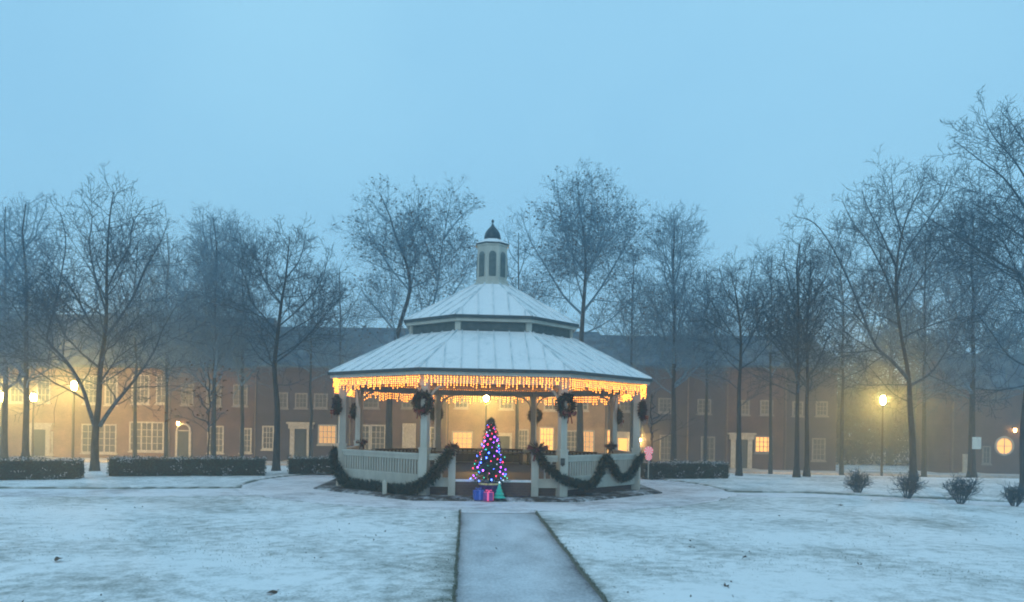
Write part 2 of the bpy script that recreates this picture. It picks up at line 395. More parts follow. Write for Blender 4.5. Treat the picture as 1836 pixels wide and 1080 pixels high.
# roofs
def roof(W1, z1, W2, z2, name, th=.05):
    r1, r2 = W1 / 2 * C8, W2 / 2 * C8
    mb = MB(); mb.ring([(r1, z1 - .035), (r1 + .01, z1), (r2, z2), (r2 - .02, z2 - th), (r1 - .12, z1 - .05)], closed=True)
    o = mb.build(name, [M_roofsnow], GZ)
    sm_ = MB()
    a = W1 / 2 * T8; b = W2 / 2 * T8; run = (W1 - W2) / 2; rise = z2 - z1; Ls = math.hypot(run, rise)
    for k in range(8):
        M0 = face_M(k, W1 / 2) @ Matrix.Translation((0, 0, z1)) @ Matrix.Rotation(-math.atan2(rise, run), 4, 'X')
        nn = int(a / .37)
        for i in range(-nn, nn + 1):
            u = i * .37
            if abs(u) >= a - .05: continue
            t = 1 if abs(u) <= b else (a - abs(u)) / (a - b)
            sm_.box((u - .011, -Ls * t, .0), (u + .011, -.005, .028), M=M0)
        aa = -pi / 2 + (k - .5) * pi / 4
        sm_.tube([((r1 + .005) * cos(aa), (r1 + .005) * sin(aa), z1 + .01), (r2 * cos(aa), r2 * sin(aa), z2 + .01)], .022, 5)
    sm_.build('standing_seams', M_seam, o)
    mb = MB(); mb.ring([(r1 - .02, z1 - .075), (r1 + .028, z1 - .075), (r1 + .036, z1 - .006), (r1 - .0, z1 - .006)], closed=True)
    mb.build('gutter', M_gutter, o)
    mb = MB(); mb.ring([(r1 - .09, z1 - .15), (r1 - .03, z1 - .15), (r1 - .03, z1 - .077), (r1 - .09, z1 - .077)], closed=True)
    mb.build('fascia', M_white, o)
    return o
LR = roof(WE, 2.77, 4.14, 3.79, 'lower_roof')
UR = roof(4.36, 4.16, .80, 5.24, 'upper_roof')
# ceiling under lower roof, rafters
mb = MB(); mb.ring([(WE / 2 * C8 - .14, 2.70), (2.05 * C8, 3.70), (2.05 * C8, 3.68), (WE / 2 * C8 - .16, 2.665)], closed=True)
for k in range(8):
    aa = -pi / 2 + (k - .5) * pi / 4
    r1, r2 = 3.5 * C8, 2.05 * C8
    mb.tube([(r1 * cos(aa), r1 * sin(aa), 2.70), (r2 * cos(aa), r2 * sin(aa), 3.62)], .05, 4)
mb.build('ceiling', M_ceil, GZ)
mb = MB(); mb.ring([(2.08 * C8, 4.02), (2.08 * C8, 4.05), (.3, 4.9), (.3, 4.88)], closed=False); mb.build('upper_ceiling', M_ceil, GZ)
# drum between the roofs
dr = MB(); rr = 2.05 * C8
dr.ring([(rr - .05, 3.72), (rr, 3.72), (rr, 3.80), (rr - .05, 3.80)], closed=True, mi=1)
dr.ring([(rr - .04, 4.01), (rr + .03, 4.01), (rr + .03, 4.10), (rr - .04, 4.10)], closed=True)
D = dr.build('drum', [M_white, M_gutter], GZ)
for k in range(8):
    M = face_M(k, 2.05); mb = MB(); hb = 2.05 * T8
    mb.box((-hb + .09, -.05, 3.80), (hb - .09, -.03, 4.01), M=M)
    for i in range(5): mb.box((-hb + .09, -.03, 3.815 + i * .04), (hb - .09, -.005, 3.83 + i * .04), M=M)
    mb.build('louver', M_louver, D)
    mb = MB(); aa = -pi / 2 + (k - .5) * pi / 4
    mb.box((-.07, -.05, 3.802), (.07, .03, 4.008), M=Matrix.Translation((rr * .985 * cos(aa), rr * .985 * sin(aa), 0)) @ Matrix.Rotation(aa - pi / 2, 4, 'Z'))
    mb.build('corner_block', M_white, D)
# cupola
cu = MB(); cu.ring([(.50, 5.16), (.50, 5.24), (.455, 5.27), (.455, 5.33), (.415, 5.335), (.415, 6.22), (.44, 6.225), (.44, 6.27)])
CU = cu.build('cupola', M_white, GZ)
for k in range(8):
    M = face_M(k, .415 / C8); mb = MB()
    pts = [(-.092, 5.42), (.092, 5.42), (.092, 5.98)] + [(.092 * cos(t), 5.98 + .092 * sin(t)) for t in [i * pi / 8 for i in range(1, 8)]] + [(-.092, 5.98)]
    n = len(pts)
    mb.add([(x, .004, z) for x, z in pts] + [(x, .012, z) for x, z in pts], [tuple(range(n, 2 * n)), ] + [(i, (i + 1) % n, n + (i + 1) % n, n + i) for i in range(n)], M=M)
    for i in range(12): mb.box((-.088, .0125, 5.44 + i * .046), (.088, .024, 5.462 + i * .046), M=M)
    mb.build('louver_panel', M_louver, CU)
mb = MB(); mb.ring([(.47, 6.271), (.47, 6.30)]); mb.build('cap_edge', M_gutter, CU)
mb = MB(); mb.ring([(.465, 6.302), (.44, 6.325), (.26, 6.40), (.25, 6.43)]); mb.build('cap', M_roofsnow, CU)
bell = MB(); bell.ring([(.205, 6.431), (.22, 6.46), (.217, 6.53), (.195, 6.61), (.155, 6.68), (.10, 6.745), (.05, 6.80), (.022, 6.86)], n=20)
FB = bell.build('bell_cap', M_metal, CU, sm=True)
mb = MB(); mb.ring([(.012, 6.84), (.012, 6.885), (.03, 6.9), (.038, 6.93), (.03, 6.96), (.004, 6.985)], n=12); mb.build('finial', M_metal, FB, sm=True)

# ---------------------------------------------------------------- icicle lights
def strand(L, nb):
    mb = MB(); mb.box((-.003, -.003, -L), (.003, .003, 0), 1)
    for i in range(nb):
        z = -.02 - (L - .03) * i / (nb - 1); r = .013; x = rnd(-.010, .010)
        mb.add([(x, 0, z + .021), (x + r, 0, z), (x, r, z), (x - r, 0, z), (x, -r, z), (x, 0, z - .021)],
               [(0, 1, 2), (0, 2, 3), (0, 3, 4), (0, 4, 1), (5, 2, 1), (5, 3, 2), (5, 4, 3), (5, 1, 4)], 0)
    return mb.build('light_strand', [M_bulb, M_wire])
random.seed(11)
protos = [strand(.30, 6), strand(.36, 7), strand(.22, 5), strand(.33, 6)]
used = set()
side = ['front', 'front right', 'right', 'back right', 'back', 'back left', 'left', 'front left']
for k in range(8):
    ap = WE / 2 - .10
    a = -pi / 2 + k * pi / 4
    lab = {0: 'warm white icicle lights along the eave above the gazebo entrance', 1: 'warm white icicle lights on the eave just right of the entrance side',
           7: 'warm white icicle lights on the eave just left of the entrance side', 2: 'warm white icicle lights on the right end of the gazebo eave',
           6: 'warm white icicle lights on the left end of the gazebo eave', 3: 'warm white icicle lights inside the back right eave of the gazebo',
           5: 'warm white icicle lights inside the back left eave of the gazebo', 4: 'warm white icicle lights on the rear eave seen through the gazebo'}[k]
    T = empty('icicle_lights', lab, 'string lights', GC, GA, 'icicle lights round the gazebo eave')
    Mk = face_M(k, ap); he = ap * T8 - .03
    mb = MB(); mb.tube([(-he, .0, 2.655), (-he / 2, 0, 2.645), (0, 0, 2.652), (he / 2, 0, 2.645), (he, 0, 2.655)], .006, 4, M=Mk); mb.build('cable', M_wire, T)
    n = 44
    for i in range(n):
        x = -he + (i + .5) * 2 * he / n + rnd(-.01, .01); pi_ = random.choice((0, 0, 1, 2, 3)); o = protos[pi_]
        Ml = Mk @ Matrix.Translation((x, 0, 2.648)) @ Matrix.Rotation(rnd(-.05, .05), 4, 'Y') @ Matrix.Rotation(rnd(0, 3), 4, 'Z') @ Matrix.Diagonal((1, 1, {3: 1.2, 4: 1.2, 5: 1.2, 0: .82, 1: .85, 7: .85}.get(k, 1), 1))
        if pi_ not in used: used.add(pi_); o.parent = T; o.matrix_local = Ml
        else: link_copy(o, T, Ml)

# ---------------------------------------------------------------- greenery helpers
def tuft_tube(mb, pts, rad, dens, l=.09, wd=.006, mi=0, mi2=None, p2=0):
    """needles standing out from a line"""
    for i in range(len(pts) - 1):
        a, b = Vector(pts[i]), Vector(pts[i + 1]); d = b - a; n = max(1, int(d.length * dens))
        for j in range(n):
            q = a + d * random.random(); o = Vector((random.gauss(0, 1), random.gauss(0, 1), random.gauss(0, 1))).normalized()
            o = (o - d.normalized() * o.dot(d.normalized()) * .6).normalized()
            m_ = mi2 if mi2 is not None and random.random() < p2 else mi
            mb.leaf(q + o * rnd(0, rad * .55), o + d.normalized() * .35, rnd(.6, 1.1) * rad, wd * rnd(.7, 1.5), m_)
def cat(pts, n=6):
    """smooth a polyline"""
    P = [Vector(p) for p in pts]; out = []
    for i in range(len(P) - 1):
        p0, p1, p2, p3 = P[max(i - 1, 0)], P[i], P[i + 1], P[min(i + 2, len(P) - 1)]
        for j in range(n):
            t = j / n
            out.append(.5 * ((2 * p1) + (p2 - p0) * t + (2 * p0 - 5 * p1 + 4 * p2 - p3) * t * t + (3 * p1 - p0 - 3 * p2 + p3) * t ** 3))
    return out + [P[-1]]
def bow(mb, c, s, M=None, mi=0):
    """two loops, a knot and two tails, facing -y"""
    c = Vector(c)
    def rib(pts, w0):
        vs = []; k = len(pts)
        for x, y, z in pts: vs += [(c.x + x * s, c.y + (y - w0) * s, c.z + z * s), (c.x + x * s, c.y + (y + w0) * s, c.z + z * s)]
        mb.add(vs, [(2 * i, 2 * i + 1, 2 * i + 3, 2 * i + 2) for i in range(k - 1)], mi, M)
    for sg in (-1, 1):
        rib([(sg * .55 * (1 - cos(t)), -.1, .38 * sin(t) + .12 * (1 - cos(t))) for t in [i * 2 * pi / 12 for i in range(13)]], .16)
        rib([(0, -.1, 0), (sg * .18, -.16, -.35), (sg * .3, -.12, -.75), (sg * .46, -.15, -1.1)], .02)
        mb.add([(c.x + sg * .02 * s, c.y - .2 * s, c.z), (c.x + sg * .16 * s, c.y - .2 * s, c.z), (c.x + sg * .5 * s, c.y - .22 * s, c.z - 1.15 * s), (c.x + sg * .28 * s, c.y - .22 * s, c.z - 1.2 * s)], [(0, 1, 2, 3)], mi, M)
        mb.add([(c.x, c.y - .24 * s, c.z - .1 * s), (c.x + sg * .95 * s, c.y - .26 * s, c.z + .42 * s), (c.x + sg * 1.1 * s, c.y - .2 * s, c.z - .05 * s), (c.x, c.y - .24 * s, c.z + .1 * s)], [(0, 1, 2, 3)], mi, M)
    mb.cbox((c.x, c.y - .2 * s, c.z), (.26 * s, .26 * s, .28 * s), mi, M)

# wreaths: one on every post, hung high on the outside
random.seed(21)
wl = {0: ('dark evergreen wreath with plum ribbon on the post left of the gazebo entrance', 1),
      1: ('dark evergreen wreath with red bow on the post right of the gazebo entrance', 1),
      2: ('evergreen wreath seen edge-on at the far right post of the gazebo', .9),
      7: ('evergreen wreath seen edge-on at the far left post of the gazebo', .9),
      3: ('narrow evergreen wreath on the back right side post inside the far right one', .85),
      6: ('narrow evergreen wreath on the back left side post inside the far left one', .85),
      4: ('small dark wreath on the rear post right of the christmas tree', .9),
      5: ('small dark wreath on the rear post left of the christmas tree', .9)}
for k in range(8):
    a, R = posts[k]; lab, sc = wl[k]
    zc = 2.03 if k in (0, 1) else (1.98 if k in (2, 7) else 1.88)
    out = .13
    rot = a + pi / 2
    if k == 0: rot -= .25
    if k == 1: rot += .2
    loc = G @ Vector(((R + out) * cos(a), (R + out) * sin(a), zc))
    T = empty('wreath', lab, 'wreath', loc, rot + GA, 'wreaths on the gazebo posts')
    mb = MB(); r = .185 * sc; pts = [(r * cos(t), 0, r * sin(t)) for t in [i * 2 * pi / 24 for i in range(25)]]
    mb.tube(pts, .04, 5, 0, cap=False)
    tuft_tube(mb, pts, .10 * sc, 900, wd=.010, mi=0, mi2=1, p2=.7)
    mb.build('greenery', [M_needle2, M_purple], T)
    mb = MB(); bow(mb, (0, -.10, -.20 * sc), .17 if k == 1 else .13); mb.build('bow', M_red, T)

# garlands
def garland(pts, lab, rad, dens=1500, M=None):
    mb = MB(); P = cat(pts, 8)
    P = [q + Vector((rnd(-.012, .012), rnd(-.012, .012), rnd(-.012, .012))) for q in P]
    mb.tube(P, rad * .5, 6, 1)
    tuft_tube(mb, P, rad, dens, wd=.008)
    o = mb.build('garland', [M_needle2, M_core]); o.matrix_world = G
    return tag(o, lab, 'garland', 'evergreen garlands on the gazebo railing')
def fp(k, x, out, z):
    return (face_M(k, WP / 2) @ Vector((-x, out, z)))
random.seed(5)
# right: newel -> swag -> rail middle -> swag -> far right post
garland([fp(0, -.02 + .95, -.0 + .16, 1.0), fp(0, 1.12, .17, .72), fp(0, 1.45, .2, .46), fp(1, -1.25, .18, .33), fp(1, -.85, .14, .26), fp(1, -.42, .13, .32),
         fp(1, -.12, .12, .68), fp(1, .05, .12, .84), fp(1, .25, .12, .68), fp(1, .62, .13, .38), fp(1, .98, .13, .40), fp(1, 1.25, .14, .62), fp(1, 1.5, .15, .88)],
        'dark evergreen garland swagged in two loops along the right-hand white railing', .105)
# left: newel -> drops to the ground -> along the foot of the railing -> up the far left post
garland([fp(0, -.93, .16, .98), fp(0, -1.08, .17, .78), fp(0, -1.24, .19, .56), fp(0, -1.44, .22, .34), fp(7, 1.38, .25, .18), fp(7, 1.05, .26, .12), fp(7, .5, .25, .12), fp(7, -.1, .22, .13),
         fp(7, -.7, .2, .12), fp(7, -1.15, .18, .2), fp(7, -1.42, .16, .42), fp(7, -1.56, .15, .68), fp(6, 1.45, .14, .9)],
        'thick evergreen garland fallen along the foot of the left-hand railing', .135, 1700)
random.seed(6)
def bow_thing(loc, s, rz, lab, purple=False):
    T = empty('bow', lab, 'bow', G @ Vector(loc), rz + GA, 'bows on the gazebo posts')
    mb = MB(); bow(mb, (0, 0, 0), s); mb.build('ribbon', M_red, T)
    mb = MB()
    for i in range(110):
        o = Vector((random.gauss(0, 1), random.gauss(0, .6) , random.gauss(0, .8))).normalized(); mb.leaf((0, -.02, 0), o, s * rnd(.8, 1.3), .011)
    mb.build('sprig', [M_purple], T)
bow_thing(fp(0, .93, .13, 1.06), .22, 0.1, 'large dark red bow with trailing sprigs on the right newel post')
bow_thing(fp(0, -.90, .10, 1.06), .15, 0, 'small dark red bow on top of the left newel post')
bow_thing(fp(6, -1.42, -.1, 1.0), .15, 0, 'dark bow on the left rear post at rail height')
bow_thing(fp(2, 1.38, -.1, 1.0), .17, 0, 'dark bow on the right rear post at rail height')
# small black box on the front right post
mb = MB(); mb.box((-.045, -.03, -.075), (.045, 0, .075)); mb.box((-.035, -.034, -.02), (.035, -.0302, .06), 1)
mb.box((-.015, -.02, -.1), (.015, -.005, -.0752))
o = mb.build('outlet_box', [M_black, M_gutter]); o.matrix_world = G @ Matrix.Translation(Vector((posts[1][1] * cos(posts[1][0]), posts[1][1] * sin(posts[1][0]) - .107, .80)))
tag(o, 'small black electrical box on the white post right of the entrance', 'electrical box')
# short white stake before the left railing
p = G @ Vector(fp(7, .72, .45, 0)); mb = MB(); mb.box((-.045, -.045, -.02), (.045, .045, .27)); mb.box((-.06, -.06, .271), (.06, .06, .295)); mb.ring([(.05, .296), (.03, .33), (.0, .35)], n=8)
o = mb.build('garden_stake', M_white); o.location = p; tag(o, 'short white wooden stake in front of the left railing', 'stake')

# benches inside the gazebo along the back
def bench(k, ap, lab, half=1.15):
    T = empty('bench', lab, 'bench', GC, GA, 'dark benches inside the gazebo'); M = face_M(k, ap)
    for i in range(4):
        mb = MB(); mb.box((-half, -.42 + i * .1, .80), (half, -.335 + i * .1, .825), M=M) if 0 else mb.box((-half, -.42 + i * .105, FLZ + .33), (half, -.335 + i * .105, FLZ + .36), M=M)
        mb.build('seat_slat', M_wood, T)
    mb = MB()
    mb.box((-half, .02, FLZ + .05), (half, .05, FLZ + .30), M=M); mb.box((-half, .02, FLZ + .41), (half, .05, FLZ + .46), M=M)
    for i in range(17):
        x = -half + .04 + i * (2 * half - .08) / 16; mb.box((x - .018, .025, FLZ + .301), (x + .018, .045, FLZ + .409), M=M)
    mb.build('backrest', M_wood, T)
    for sx in (-1, 1):
        for yy in (-.38, -.02):
            mb = MB(); mb.box((sx * (half - .08) - .03, yy - .03, FLZ), (sx * (half - .08) + .03, yy + .03, FLZ + .329), M=M); mb.build('leg', M_wood, T)
bench(4, 3.25, 'dark slatted bench facing the entrance at the back of the gazebo')
bench(3, 3.25, 'dark slatted bench along the back right railing of the gazebo')
bench(5, 3.25, 'dark slatted bench along the back left railing of the gazebo')

# ---------------------------------------------------------------- christmas tree with presents
XL = at(878, 893, 16.45); XL.z = 0
T = empty('christmas_tree', 'christmas tree covered in violet, blue, red and white lights before the gazebo entrance', 'christmas tree', XL)
random.seed(31)
mb = MB(); mb.tube([(0, 0, .05), (0, 0, .9), (0.01, 0, 1.68)], [.03, .02, .006], 6); mb.build('trunk', M_bark, T)
mb = MB()
def crad(z): return .035 + .37 * ((1.74 - z) / 1.4) ** .9 if z < 1.74 else .02
for i in range(330):
    z = .40 + 1.3 * (i / 330) ** .9; a = i * 2.39996 + rnd(-.3, .3); r = crad(z) * rnd(.6, 1.18)
    q = Vector((cos(a) * r, sin(a) * r, z - .08 * r / .3)); p0 = Vector((0, 0, z + .05))
    mb.tube([p0, (p0 + q) / 2 + Vector((0, 0, .012)), q], [.006, .004, .002], 3)
    for j in range(38):
        t = rnd(.2, 1); c = p0.lerp(q, t); d = (q - p0).normalized() + Vector((random.gauss(0, .7), random.gauss(0, .7), random.gauss(0, .5)))
        mb.leaf(c, d, rnd(.035, .075), rnd(.003, .006))
mb.build('foliage', M_needle, T)
mb = MB(); ico = [(0, 0, 1), (1, 0, 0), (0, 1, 0), (-1, 0, 0), (0, -1, 0), (0, 0, -1)]
bulbs = []
for m in XB:
    mb = MB(); mb.ring([(.005, -.018), (.012, -.008), (.013, .003), (.008, .014), (.002, .019)], n=6); bulbs.append(mb.build('light_bulb', m, sm=True))
first = [True] * 6
for i in range(98):
    z = .44 + 1.26 * (i / 98) ** 1.15; a = -pi / 2 + (((i * 2.39996) % (2 * pi)) - pi) * .78; r = crad(z) * rnd(.72, 1.2)
    wts = (3.2, 5, 2.6, 1.8, 1.4, .6) if z < 1.25 else (1.4, 1, .4, 4.5, .8, 1.2)
    ci = random.choices(range(6), wts)[0]
    Ml = Matrix.Translation((cos(a) * r, sin(a) * r, z - .05)) @ Matrix.Rotation(rnd(-1, 1), 4, 'X') @ Matrix.Scale(rnd(.4, 1.05), 4)
    if first[ci]: bulbs[ci].parent = T; bulbs[ci].matrix_local = Ml; first[ci] = False
    else: link_copy(bulbs[ci], T, Ml)
mb = MB(); mb.ring([(.16, .0), (.19, .02), (.21, .22), (.235, .30), (.235, .335), (.2, .335), (.18, .28)], n=18); mb.build('planter', mat('violet_planter', (.05, .03, .14), .5, (.09, .05, .2), 9), T, sm=False)
mb = MB(); mb.ring([(.238, .303), (.25, .303), (.25, .343), (.238, .343)], n=18, closed=True); mb.build('gold_rim', M_gold, T)
def gift(px, Yd, sx, sz, m, mr, lab, rz):
    p = at(px, 893, XL.y + Yd); T = empty('gift_box', lab, 'present', (p.x, p.y, 0), rz, 'presents under the christmas tree')
    mb = MB(); mb.box((-sx / 2, -sx / 2, 0), (sx / 2, sx / 2, sz)); mb.build('box', m, T)
    mb = MB(); e = .004
    mb.box((-.018, -sx / 2 - e, 0), (.018, sx / 2 + e, sz + e)); mb.box((-sx / 2 - e * 1.5, -.018, 0), (sx / 2 + e * 1.5, .018, sz + e * 1.5)); mb.build('ribbon', mr, T)
    mb = MB(); bow(mb, (0, .02, sz + .03), .06); mb.build('bow', mr, T)
gift(858, -.30, .20, .20, mat('blue_wrap', (.02, .08, .38), .35, (.03, .12, .5), 14), mat('blue_ribbon', (.15, .25, .7), .3, (.1, .2, .6), 9), 'blue wrapped gift box at the left foot of the christmas tree', .3)
gift(876, -.42, .19, .17, mat('violet_wrap', (.20, .04, .22), .35, (.3, .08, .3), 14), glow('glowing_pink_ribbon', (1, .12, .3), .5), 'violet gift box with glowing pink ribbon at the front of the christmas tree', -.1)  # ribbon emits its own light, standing in for a red glow
# little teal lit tree ornament on the right
p = at(895, 893, XL.y - .33); T = empty('tabletop_tree', 'small glowing teal toy tree at the right foot of the christmas tree', 'toy tree', (p.x, p.y, 0))
mtl = glow('teal_tinsel', (.03, .4, .32), .16)
for i in range(4):
    mb = MB(); z = .05 + i * .07; r = .14 - i * .032; mb.ring([(r * .6, z - .005), (r, z), (r * .62, z + .05), (.012, z + .10)], n=10, rot=i * .2); mb.build('tier', mtl, T)
mb = MB(); mb.tube([(0, 0, 0), (0, 0, .08)], .02, 8); mb.build('stand', M_wood, T)
mb = MB(); mb.ring([(.004, .355), (.02, .37), (.004, .39)], n=6); mb.build('topper', XB[4], T)

# ---------------------------------------------------------------- hedges
def hedge(p0, p1, h, wd, lab, seed, snow=.02):
    random.seed(seed); a = Vector((p0.x, p0.y, 0)); b = Vector((p1.x, p1.y, 0)); L = (b - a).length
    T = empty('hedge', lab, 'hedge', a, math.atan2(b.y - a.y, b.x - a.x), 'clipped hedges at the edge of the green')
    mb = MB(); n = int(L / .3) + 1
    vs = []; prof = [(-.42, .02), (-.46, .5), (-.40, .86), (.40, .86), (.46, .5), (.42, .02)]
    for i in range(n + 1):
        for (u, v) in prof: vs.append((L * i / n, u * wd * (1 + .1 * noise.noise(Vector((i * .9, u * 3, seed)))), v * h * (1 + .06 * noise.noise(Vector((i * .7, v * 2, seed + 3))))))
    fs = [(i * 6 + j, (i + 1) * 6 + j, (i + 1) * 6 + (j + 1) % 6, i * 6 + (j + 1) % 6) for i in range(n) for j in range(6)] + [(0, 1, 2, 3, 4, 5), tuple(n * 6 + j for j in range(5, -1, -1))]
    mb.add(vs, fs); mb.build('inner_growth', M_core, T)
    mb = MB()
    for i in range(int(L * 1500)):
        x = rnd(-.03, L + .03); s = random.random()
        if s < .52: y = -wd / 2 * rnd(.8, 1.12); z = rnd(.02, 1) * h
        elif s < .86: y = rnd(-.5, .5) * wd; z = h * rnd(.84, 1.0)
        elif s < .94: y = rnd(-.5, .5) * wd; z = rnd(.02, 1) * h; x = random.choice((rnd(-.05, .05), L + rnd(-.05, .05)))
        else: y = wd / 2 * rnd(.8, 1.05); z = rnd(.03, 1) * h
        y += .05 * noise.noise(Vector((x * 1.6, z * 2.5, seed))); z += .07 * noise.noise(Vector((x * 1.1, y * 2, seed + 8))) + .03 * noise.noise(Vector((x * 5, y * 5, seed)))
        m_ = 1 if (z > h * .9 and random.random() < .42) or (noise.noise(Vector((x * 3.2, z * 6, seed + 5))) > (.12 if z < h * .5 else .36) and random.random() < .42) else 0
        mb.leaf((x, y, z), (rnd(-1, 1), rnd(-1.2, .6), rnd(-.5, 1)), rnd(.025, .055), rnd(.009, .018), m_)
    mb.build('foliage', [M_hedge, M_hedgesnow], T)
hedge(near(-70, 860), near(146, 858.5), .52, .8, 'clipped dark hedge at the far left edge of the lawn', 1)
hedge(near(199, 853), near(474, 852), .52, .8, 'long clipped dark hedge between the lamp-lit tree and the slender tree', 2)
hedge(near(518, 849), near(700, 849), .50, .8, 'clipped dark hedge partly hidden behind the left side of the gazebo', 3)
hedge(near(1150, 857), near(1297, 858), .52, .8, 'clipped dark hedge just right of the gazebo', 4)

# ---------------------------------------------------------------- bare trees
class Tree:
    def __init__(s, seed, frost=0, twig=1.0, leaves=0, dens=1.0):
        s.tr = MB(); s.cr = MB(); s.rng = random.Random(seed); s.frost = frost; s.twig = twig; s.leaves = leaves; s.dens = dens
    def branch(s, p, d, L, r, lvl, maxl):
        R = s.rng; n = (6, 5, 3, 2)[min(lvl, 3)]; pts = [p.copy()]; st = L / n; q = p.copy(); d = d.normalized()
        wob = .16 if lvl < 2 else .22
        for i in range(n):
            d = (d + Vector((R.gauss(0, wob), R.gauss(0, wob), R.gauss(0, wob * .8) + .045))).normalized(); q = q + d * st; pts.append(q.copy())
        s.limb(pts, r, max(r * .25, .0042 * s.twig), lvl, maxl)
    def limb(s, pts, r0, r1, lvl, maxl, start=.18, trunk=False):
        R = s.rng; k = len(pts); rs = [r0 + (r1 - r0) * (i / (k - 1)) ** .7 for i in range(k)]
        (s.tr if trunk else s.cr).tube(pts, rs, 8 if r0 > .06 else (5 if r0 > .025 else 3), cap=False)
        if lvl >= maxl:
            if s.leaves and R.random() < s.leaves:
                for j in range(3): s.cr.leaf(pts[-1], (R.gauss(0, 1), R.gauss(0, 1), -1), R.uniform(.05, .11), .025, 1)
            return
        L = sum((pts[i + 1] - pts[i]).length for i in range(k - 1))
        gap = (.21, .125, .072, .07)[min(lvl, 3)] / s.dens * (1 if L < 6 else 1.1)
        cnt = max(2, int(L * (1 - start) / gap)); side_ = R.uniform(0, 2 * pi)
        for i in range(cnt):
            t = start + (1 - start) * (i + R.uniform(.1, .9)) / cnt; f = t * (k - 1); j = min(int(f), k - 2)
            p = pts[j].lerp(pts[j + 1], f - j); d = (pts[j + 1] - pts[j]).normalized()
            side_ += 2.4 + R.gauss(0, .4); o = d.orthogonal().normalized(); o = Matrix.Rotation(side_, 3, d) @ o
            ang = R.uniform(.55, 1.2) if lvl else R.uniform(.7, 1.35); nd = d * cos(ang) + o * sin(ang) + Vector((0, 0, .10))
            cl = L * (1 - t * .72) * R.uniform(.46, .78) if lvl > 0 else min(L * .6, (1.5 + L * .30) * (1 - t * .80)) * R.uniform(.6, 1.3)
            cl = max(cl, .12)
            rr = rs[j]
            s.branch(p, nd, cl, max(min(rr * .5, .009 + cl * .009), .0058 * s.twig), lvl + 1, maxl)
    def build(s, lab, base, group='bare trees round the green', pale=False, name='bare_tree'):
        T = empty(name, lab, 'tree', base, 0, group)
        Mi = Matrix.Translation(-Vector(base))
        for mb in (s.tr, s.cr): mb.v = [tuple(Mi @ Vector(v)) for v in mb.v]
        s.tr.build('trunk', M_bark2 if pale else M_bark, T, sm=True)
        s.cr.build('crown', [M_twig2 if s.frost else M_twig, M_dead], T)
        return T
def px_limb(pts, Y, dy, jit=0):
    """limb traced in metres at its own depth: starts at Y and leans dy away by its tip"""
    n = len(pts); P = [at(x, y, Y + dy * (i / (n - 1)) ** 1.2) for i, (x, y) in enumerate(pts)]
    return cat(P, 3)
def traced(px, py, Y, trunk, limbs, lab, seed, r=.15, rt=.012, maxl=3, start=.45, frost=0, twig=1, leaves=0, dens=1, pale=False):
    t = Tree(seed, frost, twig, leaves, dens); b = at(px, py, Y); base = Vector((b.x, b.y, gz(b.x, b.y) - .03))
    P = [base] + px_limb(trunk, Y, 0)
    t.tr.tube([base + Vector((0, 0, -.05)), base + Vector((0, 0, .12)), base + Vector((0, 0, .35))], [r * 1.5, r * 1.15, r * .98], 9, cap=False)
    t.limb(P, r, rt, 0, maxl, start, trunk=True)
    for pts, dy, ra in limbs:
        t.limb(px_limb(pts, Y, dy), ra * .9, .009, 0, maxl, .15)
    return t.build(lab, base, pale=pale)
def auto(px, Y, top, hw, forkpy, lab, seed, r=.15, maxl=3, nl=11, frost=0, twig=1, leaves=0, dens=1, pale=False, tops=1.0, steep=.6, lean=0):
    """bare tree: straight trunk, ascending limbs inside a crown of half-width hw px"""
    R = random.Random(seed * 13 + 1); t = Tree(seed, frost, twig, leaves, dens)
    b = at(px, forkpy, Y); base = Vector((b.x, b.y, gz(b.x, b.y) - .03)); topp = at(px + lean, top, Y); Ht = topp.z - base.z; zf = b.z; HW = hw * Y / F
    n = 9; P = []
    for i in range(n + 1):
        f = i / n; P.append(Vector((base.x + (topp.x - base.x) * f ** 1.5 + R.gauss(0, .05) * f, Y + R.gauss(0, .06) * f, base.z + Ht * .96 * f)))
    t.tr.tube([base, base + Vector((0, 0, .35))], [r * 1.45, r * .98], 9, cap=False)
    t.limb(P, r, .02, 0, maxl, max(.2, (zf - base.z) / Ht * .85), trunk=True)
    az = R.uniform(0, 6)
    for i in range(nl):
        f = (i + R.uniform(0, .7)) / nl * .78 - .06; z = zf + (base.z + Ht - zf) * f; ff = (z - base.z) / (Ht * .96); j = min(n - 1, int(ff * n)); p = P[j].lerp(P[j + 1], ff * n - j)
        az += 2.4 + R.gauss(0, .3); el = steep + .45 * f + R.gauss(0, .08)
        Lm = min((base.z + Ht * 1.0 - z) / max(.3, sin(el + .25)), HW / max(.35, cos(el)) * (1.05 - .45 * f)) * R.uniform(.8, 1.05)
        q = p.copy(); pts = [q.copy()]
        for s_i in range(6):
            e = el + .10 * s_i * tops; q = q + Vector((cos(az) * cos(e), sin(az) * cos(e), sin(e))) * Lm / 6 + Vector((R.gauss(0, .06), R.gauss(0, .06), 0)); pts.append(q.copy())
        t.limb(pts, max(.03, r * .48 * (1 - f * .6)), .01, 0, maxl, .12)
    return t.build(lab, base, pale=pale)

